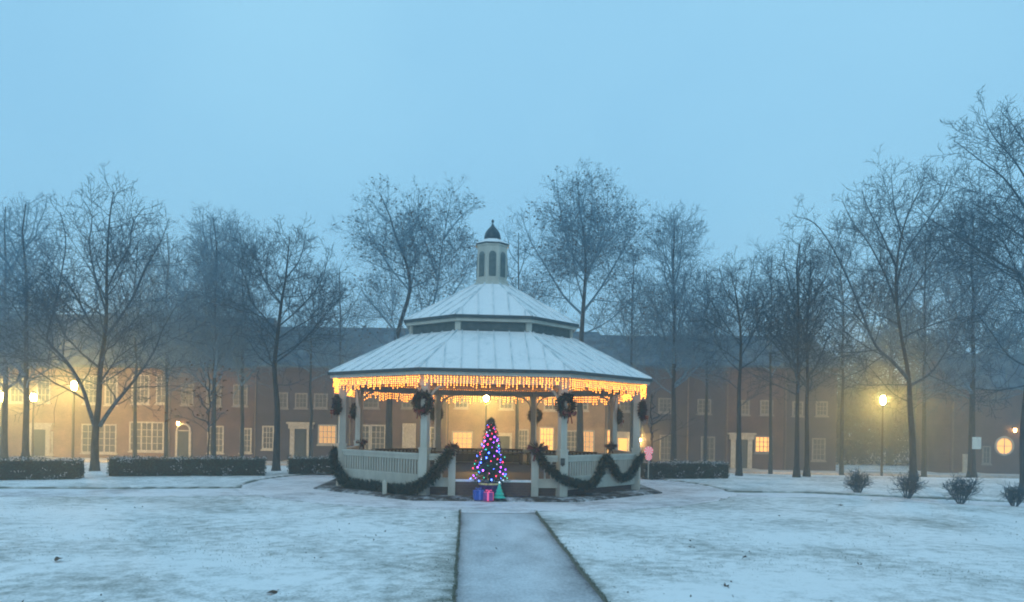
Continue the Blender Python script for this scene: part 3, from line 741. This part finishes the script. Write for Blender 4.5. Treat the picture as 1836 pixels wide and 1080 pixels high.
traced(170, 845, 22.7, [(170, 800), (172, 765), (177, 720), (180, 660), (187, 610), (191, 560), (191, 500), (193, 440), (198, 380), (204, 345)],
       [([(173, 775), (160, 735), (146, 692), (120, 650), (90, 618), (85, 600), (98, 550), (112, 480), (118, 430), (108, 380)], -.8, .085),
        ([(178, 765), (205, 725), (238, 685), (275, 632), (292, 590), (318, 545)], .9, .08),
        ([(191, 602), (215, 570), (240, 530), (265, 475), (290, 430), (302, 395)], .7, .055),
        ([(188, 610), (160, 575), (130, 520), (100, 480), (68, 440)], 1.2, .05),
        ([(191, 520), (210, 480), (232, 440), (238, 400), (260, 370)], -1.2, .035),
        ([(190, 560), (172, 500), (160, 440), (165, 390), (150, 360)], -1.0, .04),
        ([(176, 690), (130, 676), (80, 675), (45, 680)], -.6, .025), ([(178, 690), (215, 668), (250, 640), (262, 600)], -1.4, .03),
        ([(110, 640), (70, 600), (40, 575), (20, 540)], .6, .03)],
       'large forked bare tree standing in front of the glowing left street lamp', 101, r=.125, start=.3, dens=.82)
traced(495, 843, 24.2, [(496, 800), (497, 730), (492, 660), (498, 600), (505, 540), (512, 500), (516, 460), (520, 425)],
       [([(497, 600), (475, 570), (450, 540), (440, 500), (425, 470)], .8, .04), ([(500, 585), (530, 560), (558, 530), (578, 500), (590, 450)], -.7, .04),
        ([(505, 545), (480, 510), (478, 470), (485, 440)], -.8, .035), ([(497, 640), (530, 620), (560, 600), (585, 570)], .9, .03),
        ([(512, 500), (535, 470), (545, 440), (548, 420)], .6, .03), ([(493, 690), (520, 690), (545, 680)], -.5, .02), ([(494, 660), (465, 640), (440, 600)], -.9, .028)],
       'slender bare tree with straight trunk beside the gap in the left hedges', 102, r=.12, start=.3)
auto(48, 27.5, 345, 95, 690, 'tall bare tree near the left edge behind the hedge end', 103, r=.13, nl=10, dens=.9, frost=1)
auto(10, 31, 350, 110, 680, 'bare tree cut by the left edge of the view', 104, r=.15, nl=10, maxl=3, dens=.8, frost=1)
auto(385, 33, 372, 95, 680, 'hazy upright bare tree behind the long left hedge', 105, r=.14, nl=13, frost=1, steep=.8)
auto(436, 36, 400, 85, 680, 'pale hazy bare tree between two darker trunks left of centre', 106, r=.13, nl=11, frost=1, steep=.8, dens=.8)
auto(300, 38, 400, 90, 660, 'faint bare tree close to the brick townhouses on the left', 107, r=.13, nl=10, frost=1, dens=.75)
traced(697, 830, 31, [(697, 790), (698, 730), (702, 650), (718, 580), (735, 520), (728, 470), (708, 420), (698, 385), (680, 345)],
       [([(700, 690), (725, 640), (765, 580), (783, 520), (790, 460), (800, 400), (812, 340)], .8, .09), ([(733, 520), (700, 480), (675, 440), (660, 405)], -1, .05),
        ([(785, 500), (765, 440), (750, 390), (752, 340)], -1, .05), ([(795, 430), (825, 390), (862, 360)], .5, .04), ([(712, 600), (680, 560), (655, 530), (645, 510)], .8, .05),
        ([(770, 570), (810, 530), (835, 490), (848, 450)], 1, .05), ([(735, 520), (745, 470), (738, 420), (730, 370)], 1, .045), ([(705, 640), (670, 600), (640, 580)], -1, .04)],
       'broad bare tree with a few leaves rising behind the left side of the gazebo roof', 108, r=.17, start=.5, leaves=.14, frost=1, dens=.9)
traced(1040, 830, 32, [(1040, 790), (1040, 720), (1042, 620), (1046, 550), (1050, 490), (1048, 430), (1040, 380), (1035, 325)],
       [([(1045, 560), (1075, 520), (1105, 470), (1130, 430), (1150, 405)], .9, .07), ([(1045, 565), (1010, 530), (980, 480), (950, 430), (935, 385)], -.9, .07),
        ([(1049, 500), (1075, 440), (1088, 380), (1090, 325)], 1, .06), ([(1048, 490), (1020, 440), (1005, 380), (998, 320)], -1, .06),
        ([(1044, 600), (1085, 580), (1120, 550), (1150, 510)], -1, .05), ([(1044, 590), (1000, 570), (965, 550), (930, 500)], 1, .05),
        ([(1049, 450), (1060, 400), (1062, 350), (1060, 310)], -.7, .04), ([(1046, 540), (1030, 480), (1025, 420), (1022, 360)], 1.4, .045)],
       'round-crowned bare tree with a few leaves rising behind the right side of the gazebo roof', 109, r=.17, start=.5, leaves=.14, frost=1, dens=.95)
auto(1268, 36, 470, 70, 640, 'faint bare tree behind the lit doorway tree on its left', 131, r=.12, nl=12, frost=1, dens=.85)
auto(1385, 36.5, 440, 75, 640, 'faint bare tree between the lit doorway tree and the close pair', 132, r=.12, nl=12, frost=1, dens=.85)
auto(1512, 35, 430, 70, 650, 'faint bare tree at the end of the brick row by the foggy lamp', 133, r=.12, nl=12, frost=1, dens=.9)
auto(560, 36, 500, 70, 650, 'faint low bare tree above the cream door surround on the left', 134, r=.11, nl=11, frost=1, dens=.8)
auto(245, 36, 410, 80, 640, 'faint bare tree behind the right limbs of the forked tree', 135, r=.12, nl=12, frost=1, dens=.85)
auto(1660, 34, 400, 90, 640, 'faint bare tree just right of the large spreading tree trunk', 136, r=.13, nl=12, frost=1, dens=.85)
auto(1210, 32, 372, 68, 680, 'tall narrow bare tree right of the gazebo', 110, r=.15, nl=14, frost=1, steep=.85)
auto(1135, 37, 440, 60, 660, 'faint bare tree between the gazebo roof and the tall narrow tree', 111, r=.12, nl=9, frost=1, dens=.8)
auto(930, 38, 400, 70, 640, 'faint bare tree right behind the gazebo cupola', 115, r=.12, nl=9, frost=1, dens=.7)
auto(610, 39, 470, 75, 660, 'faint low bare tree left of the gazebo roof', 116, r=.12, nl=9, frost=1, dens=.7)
traced(1325, 853, 25.8, [(1325, 820), (1325, 760), (1325, 700), (1328, 650), (1328, 600), (1324, 560), (1318, 520), (1308, 485)],
       [([(1328, 620), (1300, 580), (1275, 540), (1262, 515)], .6, .035), ([(1328, 640), (1350, 600), (1365, 560), (1375, 520)], -.7, .035), ([(1326, 580), (1340, 540), (1345, 500), (1350, 480)], .6, .03),
        ([(1325, 700), (1300, 680), (1275, 672)], -.6, .025), ([(1326, 730), (1350, 712), (1378, 700)], .6, .022), ([(1326, 665), (1300, 640), (1280, 600)], -.8, .03), ([(1322, 550), (1300, 520), (1290, 480)], -.5, .03)],
       'thin bare tree standing in front of the lit doorway right of the gazebo', 112, r=.105, start=.4)
auto(1431, 25.6, 420, 75, 690, 'left trunk of the close pair of bare trees, upright crown', 113, r=.10, nl=12, steep=.8, dens=.85)
auto(1449, 26.0, 450, 70, 700, 'right trunk of the close pair of bare trees, slightly thinner', 114, r=.10, nl=10, steep=.75, dens=.8)
traced(1637, 862, 24.9, [(1637, 840), (1636, 790), (1632, 735), (1630, 690), (1625, 650), (1612, 580), (1606, 500), (1615, 430), (1630, 380), (1655, 330)],
       [([(1628, 680), (1600, 648), (1570, 620), (1545, 560), (1520, 500), (1490, 440), (1460, 400), (1425, 388)], -.9, .075),
        ([(1634, 690), (1665, 672), (1690, 640), (1720, 590), (1745, 560)], .9, .06), ([(1606, 545), (1590, 500), (1560, 440), (1530, 400), (1510, 360)], .9, .05),
        ([(1608, 510), (1625, 450), (1660, 400), (1690, 350), (1700, 320)], -.9, .05), ([(1611, 560), (1650, 500), (1690, 440), (1720, 400)], .9, .045),
        ([(1608, 480), (1580, 420), (1555, 370), (1545, 340)], -1, .04), ([(1562, 600), (1530, 560), (1490, 530), (1460, 500)], .5, .035),
        ([(1629, 690), (1590, 690), (1545, 690), (1500, 672)], -.7, .03), ([(1630, 720), (1600, 705), (1560, 660), (1545, 650)], .9, .025), ([(1634, 735), (1670, 712), (1710, 700)], .7, .022),
        ([(1620, 430), (1605, 380), (1600, 340), (1598, 310)], .8, .03)],
       'large spreading bare tree right of the glowing street lamp', 117, r=.13, start=.5, dens=.88)
auto(1745, 30, 350, 105, 690, 'tall bare tree behind the small white street sign', 118, r=.16, nl=13, frost=1, steep=.7, dens=.9)
auto(1870, 33, 370, 100, 680, 'hazy bare tree at the right edge of the view', 119, r=.14, nl=11, frost=1, dens=.75)
traced(1838, 888, 20.2, [(1838, 850), (1836, 780), (1842, 700), (1856, 600), (1864, 500), (1860, 400), (1850, 300), (1838, 200)],
       [([(1858, 560), (1836, 500), (1790, 470), (1740, 440), (1700, 412), (1670, 395), (1645, 370)], .8, .055), ([(1862, 440), (1825, 420), (1780, 385), (1745, 365)], -.9, .04),
        ([(1862, 430), (1836, 370), (1800, 320), (1760, 290), (1715, 255)], .7, .05), ([(1856, 350), (1820, 290), (1785, 250), (1765, 215)], -.7, .035), ([(1845, 270), (1820, 230), (1795, 200)], .6, .03),
        ([(1848, 660), (1810, 640), (1780, 600), (1750, 560)], -.8, .035), ([(1845, 690), (1790, 700), (1740, 695)], .6, .025), ([(1860, 500), (1900, 430), (1950, 380)], 0, .05), ([(1855, 590), (1910, 540), (1960, 500)], .6, .05)],
       'nearest bare tree at the right edge with long limbs reaching into the view', 120, r=.14, start=.45, dens=1.0)
auto(374, 24.5, 660, 34, 770, 'small bare sapling standing before the long left hedge', 121, r=.03, maxl=2, nl=7, leaves=.5, dens=.9)
auto(1169, 23.6, 700, 26, 790, 'thin bare sapling beside the right hedge by the gazebo', 122, r=.03, maxl=2, nl=5, dens=.8)

# shrubs
def shrub(px, py, w_, h_, lab, seed):
    R = random.Random(seed); p = near(px, py); k = p.y / F; T = empty('shrub', lab, 'shrub', (p.x, p.y, -.02), 0, 'twiggy shrubs on the right lawn')
    t = Tree(seed, 0, .9, 0, 1.5)
    for i in range(34):
        a = R.uniform(0, 2 * pi); sp = R.uniform(.1, .62); L = h_ * k * R.uniform(.75, 1.08)
        b = Vector((cos(a) * .06, sin(a) * .06, 0)); d = Vector((cos(a) * sp * w_ / h_, sin(a) * sp, 1)).normalized(); pts = [b]
        for j in range(4): d = (d + Vector((R.gauss(0, .1), R.gauss(0, .1), .08))).normalized(); pts.append(pts[-1] + d * L / 4)
        t.limb(pts, .009, .004, 1, 3, .2)
    t.cr.build('twigs', [M_twig, M_dead], T)
    mb = MB()
    for i in range(420):
        a = R.uniform(0, 2 * pi); r = R.random() ** .5 * w_ * k * .45; z = h_ * k * R.uniform(.3, .95); rr = r * (.35 + .65 * z / (h_ * k))
        mb.leaf((cos(a) * rr, sin(a) * rr, z), (R.gauss(0, 1), R.gauss(0, 1), R.gauss(0, 1)), R.uniform(.02, .045), .009)
    mb.build('leaves', M_hedge, T)
shrub(1538, 884, 46, 36, 'small twiggy shrub leftmost on the right lawn', 1)
shrub(1627, 892, 42, 40, 'compact dark twiggy shrub at the foot of the large spreading tree', 2)
shrub(1722, 902, 62, 46, 'widest twiggy shrub below the white street sign', 3)
shrub(1819, 906, 38, 34, 'sparse twiggy shrub at the right edge of the lawn', 4)

# ---------------------------------------------------------------- townhouses
HYD = 49.0
def hp(px, py): q = at(px, py, HYD); return q.x, q.z
def window(T, x0, x1, z0, z1, cols, rows, glass, y=HYD, trim=None):
    w_ = .09; mb = MB(); mb.box((x0, y - .07, z0), (x0 + w_, y - .003, z1)); mb.box((x1 - w_, y - .07, z0), (x1, y - .003, z1))
    mb.box((x0 + w_, y - .07, z1 - w_), (x1 - w_, y - .003, z1)); mb.box((x0 + w_, y - .07, z0), (x1 - w_, y - .003, z0 + w_))
    mb.box((x0 - .06, y - .12, z0 - .09), (x1 + .06, y - .003, z0 - .002))
    W = x1 - x0 - 2 * w_; Hh = z1 - z0 - 2 * w_
    for i in range(1, cols):
        x = x0 + w_ + W * i / cols; big = .045 if (cols > 4 and i % 2 == 0) else .02; mb.box((x - big, y - .055, z0 + w_), (x + big, y - .012, z1 - w_))
    for i in range(1, rows):
        z = z0 + w_ + Hh * i / rows; mb.box((x0 + w_, y - .050, z - .018), (x1 - w_, y - .014, z + .018))
    o = mb.build('window', trim or M_trim, T)
    mb = MB(); mb.box((x0 + w_, y - .03, z0 + w_), (x1 - w_, y - .006, z1 - w_)); mb.build('pane', glass, o)
def door(T, x0, x1, z0, z1, style, y=HYD, dm=None):
    """style 0 plain casing, 1 pilasters and entablature, 2 arched fanlight"""
    fr = MB(); c = .28 if style == 1 else .14
    fr.box((x0 - c, y - .14, z0), (x0, y - .003, z1)); fr.box((x1, y - .14, z0), (x1 + c, y - .003, z1))
    if style == 1:
        fr.box((x0 - c - .1, y - .22, z1 + .001), (x1 + c + .1, y - .003, z1 + .30)); fr.box((x0 - c - .2, y - .30, z1 + .302), (x1 + c + .2, y - .003, z1 + .42))
    elif style == 2:
        xm = (x0 + x1) / 2; ra = (x1 - x0) / 2 + .07
        fr.tube([(xm + ra * cos(t), y - .08, z1 + .02 + ra * sin(t)) for t in [i * pi / 10 for i in range(11)]], .07, 5)
        fr.box((x0, y - .1, z1), (x1, y - .003, z1 + .06))
    else: fr.box((x0 - c, y - .15, z1 + .001), (x1 + c, y - .003, z1 + .2))
    fr.box((x0 - c - .2, y - .9, z0 - .16), (x1 + c + .2, y - .003, z0 - .002))
    o = fr.build('doorway', M_trim, T)
    mb = MB(); mb.box((x0 + .002, y - .06, z0), (x1 - .002, y - .01, z1 - .002))
    for ix in (0, 1):
        for iz in (0, 1, 2):
            ww = (x1 - x0); mb.box((x0 + ww * (.12 + .42 * ix), y - .072, z0 + (z1 - z0) * (.08 + .31 * iz)), (x0 + ww * (.46 + .42 * ix), y - .061, z0 + (z1 - z0) * (.33 + .31 * iz)))
    mb.build('door', dm or M_shut, o)
def lantern(T, x, z, y=HYD, m=None):
    mb = MB(); mb.box((x - .05, y - .14, z + .16), (x + .05, y - .004, z + .2)); mb.ring([(.02, z + .2), (.11, z + .15), (.11, z + .13)], n=6, M=Matrix.Translation((x, y - .22, 0)))
    o = mb.build('wall_lantern', M_black, T)
    mb = MB(); mb.ring([(.06, z - .1), (.09, z + .12)], n=6, M=Matrix.Translation((x, y - .22, 0))); mb.build('lamp_glass', m or M_lant, o)
def house(px0, px1, ridge, lab, brick, feats, y=HYD, depth=8.5, eave=660):
    x0, _ = hp(px0, 740); x1, _ = hp(px1, 740); ez = hp((px0 + px1) / 2, eave)[1]; rz_ = at((px0 + px1) / 2, ridge, y + depth / 2).z
    T = empty('brick_townhouse', lab, 'house', ((x0 + x1) / 2, y, -1.1), 0, 'brick townhouses across the street'); Mi = Matrix.Translation((-(x0 + x1) / 2, -y, 1.1))
    n0 = len(S.collection.objects)
    before = set(S.collection.objects)
    mb = MB(); mb.box((x0, y, -1.15), (x1, y + depth, ez)); yb = y + depth
    mb.add([(x0, y, ez), (x0, yb, ez), (x0, y + depth / 2, rz_ - .1), (x1, y, ez), (x1, yb, ez), (x1, y + depth / 2, rz_ - .1)], [(0, 1, 2), (3, 5, 4)])
    mb.build('wall', brick, T)
    mb = MB(); mb.box((x0 + .01, y - .06, 1.62), (x1 - .01, y - .002, 1.74)); mb.build('string_course', brick, T)
    mb = MB(); mb.box((x0, y - .16, ez - .22), (x1, y - .003, ez - .002)); mb.build('cornice', brick, T)
    rf = MB(); ym = y + depth / 2; o_ = .35; g = .006
    rf.add([(x0 + g, y - o_, ez - .02), (x1 - g, y - o_, ez - .02), (x1 - g, ym, rz_), (x0 + g, ym, rz_), (x0 + g, yb + o_, ez - .02), (x1 - g, yb + o_, ez - .02),
            (x0 + g, y - o_, ez + .12), (x1 - g, y - o_, ez + .12), (x1 - g, ym, rz_ + .14), (x0 + g, ym, rz_ + .14), (x0 + g, yb + o_, ez + .12), (x1 - g, yb + o_, ez + .12)],
           [(0, 3, 2, 1), (3, 4, 5, 2), (6, 7, 8, 9), (9, 8, 11, 10), (0, 1, 7, 6), (4, 10, 11, 5), (0, 6, 9, 3), (3, 9, 10, 4), (1, 2, 8, 7), (2, 5, 11, 8)])
    R_ = rf.build('roof', M_slate, T)
    mb = MB(); cx = x1 - 1.2; mb.box((cx - .4, ym - .3, rz_ - .3), (cx + .4, ym + .3, rz_ + .75)); mb.box((cx - .46, ym - .36, rz_ + .751), (cx + .46, ym + .36, rz_ + .87))
    mb = MB(); mb.tube([(x0 + .12, y - .06, -1.0), (x0 + .12, y - .06, ez - .25)], .05, 6); mb.build('downspout', M_spout, T)
    for ft in feats:
        if ft[0] == 'w':
            _, a, b, t, bo, cl, rw, gl = ft; xa, zb = hp(a, bo); xb, zt = hp(b, t); window(T, xa, xb, zb, zt, cl, rw, gl, y, M_trim2 if (brick in (M_brick[1], M_brick[2]) and (bo < 760 or a > 1170)) else None)
        elif ft[0] == 'o':
            xa, za = hp(ft[1], ft[2]); q = ft[3]; mb = MB(); mb.tube([(xa + q * cos(t), y - .05, za + q * sin(t)) for t in [i * 2 * pi / 20 for i in range(21)]], .07, 5)
            mb.box((xa - .02, y - .06, za - q), (xa + .02, y - .03, za + q)); mb.box((xa - q, y - .058, za - .02), (xa - .021, y - .032, za + .02)); mb.box((xa + .021, y - .058, za - .02), (xa + q, y - .032, za + .02))
            o = mb.build('round_window', M_trim, T); mb = MB(); mb.add([(xa + q * cos(t), y - .02, za + q * sin(t)) for t in [i * 2 * pi / 20 for i in range(20)]] + [(xa, y - .02, za)], [(i, (i + 1) % 20, 20) for i in range(20)])
            mb.build('pane', M_litwin, o)
        elif ft[0] == 'd':
            _, a, b, t, st = ft[:5]; xa, zt = hp(a, t); xb, _ = hp(b, t); door(T, xa, xb, -.95, zt, st, y, ft[5] if len(ft) > 5 else None)
        elif ft[0] == 'l': xa, za = hp(ft[1], ft[2]); lantern(T, xa, za, y, M_globe2 if ft[1] == 1145 else None)
    new = [o for o in S.collection.objects if o not in before]
    for o in new: o.data.transform(Mi)
    return T
g, L1, L2 = M_glass, M_litwin, M_litdim
house(-70, 128, 566, 'tan brick townhouse with a broad columned doorway at the far left', M_brick[3],
      [('d', 60, 84, 770, 1), ('w', 89, 96, 774, 815, 1, 4, g), ('w', -20, 8, 762, 812, 4, 4, g), ('w', 18, 44, 672, 722, 3, 4, g), ('w', 66, 92, 672, 722, 3, 4, g), ('w', -40, -14, 672, 722, 3, 4, g)])
house(128, 301, 566, 'tan brick townhouse with two wide triple windows left of the arched door', M_brick[0],
      [('w', 146, 210, 761, 812, 6, 4, g), ('w', 232, 295, 757, 809, 6, 4, g), ('w', 150, 178, 674, 724, 3, 4, g), ('w', 188, 212, 674, 726, 3, 4, g), ('w', 236, 269, 672, 724, 4, 4, g), ('w', 280, 300, 672, 724, 2, 4, g)])
house(301, 455, 572, 'dim rust brick townhouse with an arched doorway and lit lantern', M_brick[1],
      [('d', 320, 340, 773, 2), ('l', 322, 760), ('w', 325, 348, 688, 726, 3, 4, g), ('w', 370, 398, 690, 728, 3, 4, g), ('w', 372, 402, 764, 812, 4, 4, g), ('w', 418, 445, 690, 728, 3, 4, g), ('w', 430, 452, 768, 812, 3, 4, g)])
house(455, 625, 590, 'plum brick townhouse with cream door surround left of the gazebo', M_brick[2],
      [('d', 529, 551, 769, 1), ('w', 499, 517, 704, 732, 2, 3, g), ('w', 529, 552, 705, 732, 3, 3, g), ('w', 563, 588, 706, 732, 3, 3, g), ('w', 570, 604, 762, 797, 4, 3, L2), ('w', 470, 492, 764, 806, 3, 4, g), ('w', 598, 618, 706, 732, 2, 3, g)])
house(625, 800, 592, 'brown brick townhouse with pale narrow door seen through the gazebo left side', M_brick[1],
      [('w', 640, 664, 762, 809, 3, 4, g), ('w', 664, 692, 762, 809, 3, 4, g), ('d', 726, 742, 765, 0, M_trim), ('w', 770, 790, 766, 806, 2, 4, g), ('w', 650, 680, 706, 732, 3, 3, g), ('w', 720, 745, 706, 732, 3, 3, g)])
house(800, 955, 594, 'buff brick townhouse with glowing window seen behind the christmas tree', M_brick[3],
      [('w', 810, 848, 774, 808, 4, 3, L2), ('d', 892, 914, 782, 0), ('w', 928, 948, 770, 812, 3, 4, g), ('w', 815, 840, 706, 732, 3, 3, g), ('w', 895, 920, 708, 734, 3, 3, g)])
house(955, 1085, 598, 'orange lit brick townhouse with bright windows right of the christmas tree', M_brick[3],
      [('w', 966, 994, 766, 812, 4, 4, L1), ('w', 1014, 1040, 772, 813, 3, 4, g), ('w', 1040, 1066, 772, 813, 3, 4, L2), ('w', 975, 1000, 710, 736, 3, 3, g), ('w', 1030, 1055, 710, 736, 3, 3, g)])
house(1085, 1230, 606, 'plum brick townhouse with bright framed doorway and wall lantern at the gazebo right end', M_brick[2],
      [('d', 1108, 1124, 786, 1, L1), ('l', 1145, 790), ('w', 1182, 1206, 780, 826, 3, 4, g), ('w', 1110, 1135, 712, 738, 3, 3, g), ('w', 1180, 1205, 714, 740, 3, 3, g), ('w', 1085, 1098, 770, 815, 1, 4, L1)])
house(1230, 1300, 606, 'narrow dim plum brick townhouse behind the right hedge', M_brick[2], [('w', 1256, 1282, 783, 826, 3, 4, g), ('w', 1250, 1275, 716, 742, 3, 3, g)])
house(1300, 1405, 606, 'brown brick townhouse with cream doorway and glowing orange window', M_brick[1],
      [('d', 1318, 1340, 788, 1), ('w', 1352, 1385, 782, 812, 4, 3, L1), ('w', 1322, 1344, 718, 744, 3, 3, g), ('w', 1362, 1386, 718, 744, 3, 3, g)])
house(1405, 1500, 606, 'dark brick townhouse closing the row beside the foggy right street lamp', M_brick[2], [('w', 1455, 1480, 786, 826, 3, 4, g), ('w', 1420, 1440, 720, 746, 2, 3, g), ('w', 1462, 1484, 720, 746, 3, 3, g)])
house(1705, 1960, 640, 'foggy brown townhouse at the far right with lit windows and pale door', M_brick[1],
      [('d', 1729, 1741, 820, 0, M_trim), ('o', 1800, 800, .56), ('l', 1816, 772), ('l', 1832, 774), ('w', 1760, 1776, 800, 832, 2, 3, g), ('w', 1850, 1885, 780, 820, 4, 4, L2)], y=HYD, eave=700, depth=4.2)

# ---------------------------------------------------------------- street lamps
def lamp(px, py, Y, lab, m, s=1):
    p = at(px, py, Y); gz_ = -1.1; T = empty('street_lamp', lab, 'street lamp', (p.x, p.y, gz_), 0, 'warm globe street lamps'); h = p.z - gz_
    mb = MB(); mb.tube([(0, 0, 0), (0, 0, .25), (0, 0, .3), (0, 0, h - .3)], [.13, .11, .06, .04], 8); mb.ring([(.04, h - .3), (.12, h - .24), (.13, h - .2)], n=10); mb.build('pole', M_black, T)
    mb = MB(); mb.ring([(.07 * s, h - .19), (.11 * s, h - .1), (.13 * s, h), (.10 * s, h + .12), (.06 * s, h + .2)], n=10); mb.build('globe', m, T, sm=True)
    mb = MB(); mb.ring([(.12, h + .201), (.10, h + .24), (.02, h + .33)], n=10); mb.build('cap', M_black, T)
lamp(133, 692, 38.5, 'brightest glowing street lamp behind the large forked tree on the left', M_globe)
lamp(4, 712, 39, 'glowing street lamp at the left edge of the view', M_globe, 1.0)
lamp(60, 713, 42, 'glowing street lamp between the left edge and the brightest lamp', M_globe2, 1.25)
lamp(872, 714, 43, 'glowing street lamp seen through the gazebo above the christmas tree', M_globe, .95)
lamp(1583, 718, 38.5, 'foggy glowing street lamp left of the large spreading tree on the right', M_globe)

# street sign on the right
p = at(1743, 795, 29.5); b = gz(0, 29.5)
T = empty('street_sign', 'small square white sign on a dark post beneath the right trees', 'sign', (p.x, p.y, b))
mb = MB(); mb.box((-.03, -.03, 0), (.03, .03, p.z - b + .28)); mb.build('post', M_black, T)
mb = MB(); mb.box((-.02, -.05, p.z - b - .22), (.32, -.032, p.z - b + .24)); mb.build('sign_panel', mat('sign_white', (.75, .74, .66), .5, (.68, .67, .6), 4), T)
# pink lit decoration beyond the gazebo right end
p = at(1163, 812, 23.3); T = empty('lollipop_decoration', 'pink and white glowing round decoration on a stake beside the right hedge', 'decoration', (p.x, p.y, 0))
mp_, mw_ = glow('pink_glow', (1, .12, .2), .4), glow('white_glow', (1, .6, .62), .4)
mb = MB(); mb.tube([(0, 0, 0), (0, 0, p.z - .05)], .02, 6); mb.build('stake', M_white, T)
mb = MB(); mb2 = MB()
for (zc, r) in ((p.z + .06, .13), (p.z - .13, .10)):
    for i in range(16):
        a0, a1 = i * pi / 8, (i + 1) * pi / 8; (mb if i % 2 else mb2).add([(0, -.05, zc), (r * cos(a0), -.045, zc + r * sin(a0)), (r * cos(a1), -.045, zc + r * sin(a1)), (0, .05, zc), (r * cos(a0), .045, zc + r * sin(a0)), (r * cos(a1), .045, zc + r * sin(a1))],
            [(0, 1, 2), (3, 5, 4), (1, 4, 5, 2), (0, 3, 4, 1), (0, 2, 5, 3)])
mb.build('pink_segments', mp_, T); mb2.build('white_segments', mw_, T)

# fallen leaves on the snow
for i, (px, py, sz, lab) in enumerate([(105, 1007, .07, 'largest dark fallen leaf on the snow at the lower left'), (486, 1068, .05, 'dark fallen leaf on the snow left of the path at the bottom edge'), (1504, 908, .06, 'dark fallen leaf on the snow in front of the right shrubs'),
                                       (1302, 1055, .045, 'dark fallen leaf on the lower part of the right lawn'), (1541, 1016, .045, 'dark fallen leaf further right on the right lawn'), (1336, 1003, .035, 'small brown fallen leaf on the middle of the right lawn')]):
    p = near(px, py); mb = MB(); random.seed(i)
    pts = [(cos(t) * sz * (1 + .35 * cos(3 * t)), sin(t) * sz * .6, .012 + .012 * sin(2 * t)) for t in [j * pi / 7 for j in range(14)]]
    mb.add(pts + [(0, 0, .004)], [(j, (j + 1) % 14, 14) for j in range(14)]); mb.tube([(sz, 0, .015), (sz * 1.5, .01, .03)], .003, 4)
    o = mb.build('fallen_leaf', M_dead); o.location = (p.x, p.y, .02); o.rotation_euler = (.1, .1, rnd(0, 6)); tag(o, lab, 'leaf', 'fallen leaves on the snow')

# dense evergreens behind the right lamp
def dense(px, top, w_, Y, lab, seed, n=9000):
    R = random.Random(seed); c = at(px, top, Y); k = Y / F; hw = w_ * k / 2; b = -1.1; Ht = c.z - b
    T = empty('evergreen_tree', lab, 'tree', (c.x, Y, b), 0, 'dense trees beyond the right street lamp')
    mb = MB(); mb.tube([(0, 0, 0), (0, 0, Ht * .4), (0, 0, Ht * .8)], [.3, .22, .06], 8)
    for i in range(12):
        a = i * 2.4; z = Ht * (.25 + .05 * i); mb.tube([(0, 0, z), (cos(a) * hw * .5, sin(a) * hw * .5, z + Ht * .12), (cos(a) * hw * .8, sin(a) * hw * .8, z + Ht * .2)], [.1, .06, .02], 5)
    mb.build('trunk', M_bark, T); mb = MB(); cl = []
    for i in range(70):
        v = Vector((R.gauss(0, 1), R.gauss(0, 1), R.gauss(0, 1))).normalized() * R.uniform(.35, .92); cl.append((Vector((v.x * hw, v.y * hw, Ht * .56 + v.z * Ht * .42)), R.uniform(.14, .3) * hw))
    for i in range(n):
        c0, r0 = R.choice(cl); v = Vector((R.gauss(0, .5), R.gauss(0, .5), R.gauss(0, .5))); mb.leaf(c0 + v * r0, (R.gauss(0, 1), R.gauss(0, 1), R.gauss(0, .6)), R.uniform(.15, .35), R.uniform(.03, .07))
    mb.build('crown', mat('evergreen_leaf_%d' % seed, (.025, .04, .03), .8, (.05, .07, .05), 2), T)
dense(1600, 525, 210, 60, 'tall rounded dense tree directly behind the right street lamp', 1, 14000)
dense(1690, 600, 170, 64, 'lower dense tree right of the tall rounded one', 2)
dense(1510, 600, 150, 63, 'lower dense tree left of the tall rounded one', 3)
dense(1800, 560, 220, 66, 'wide dense tree above the far right townhouse', 4)
dense(-30, 520, 220, 64, 'dense tree above the far left townhouse roof', 5)

random.seed(77); mb = MB()
for i in range(70000):
    x = rnd(14, 46); y_ = rnd(59, 68); hh = 5.5 + 2.2 * noise.noise(Vector((x * .22, y_ * .2, 0))); z = -1.2 + hh * random.random() ** .8
    if noise.noise(Vector((x * .6, y_ * .6, z * .6))) < -.34: continue
    mb.leaf((x, y_, z), (random.gauss(0, .6), random.gauss(0, .6), random.gauss(.4, .8)), rnd(.3, .8), rnd(.03, .07))
tag(mb.build('thicket', mat('thicket_twigs', (.04, .036, .03), .9, (.07, .062, .05), 2)), kind='stuff')

# ---------------------------------------------------------------- haze
mb = MB(); mb.box((-90, -6, -2.2), (90, 78, 24)); hz = mb.build('haze', []); tag(hz, kind='stuff')
hm = bpy.data.materials.new('haze_air'); hm.use_nodes = True; t = hm.node_tree
t.nodes.remove(t.nodes['Principled BSDF']); pv = t.nodes.new('ShaderNodeVolumePrincipled')
pv.inputs['Density'].default_value = .0066; pv.inputs['Color'].default_value = (.64, .87, 1.0, 1); pv.inputs['Anisotropy'].default_value = .80
t.links.new(pv.outputs[0], t.nodes['Material Output'].inputs['Volume']); hz.data.materials.append(hm)
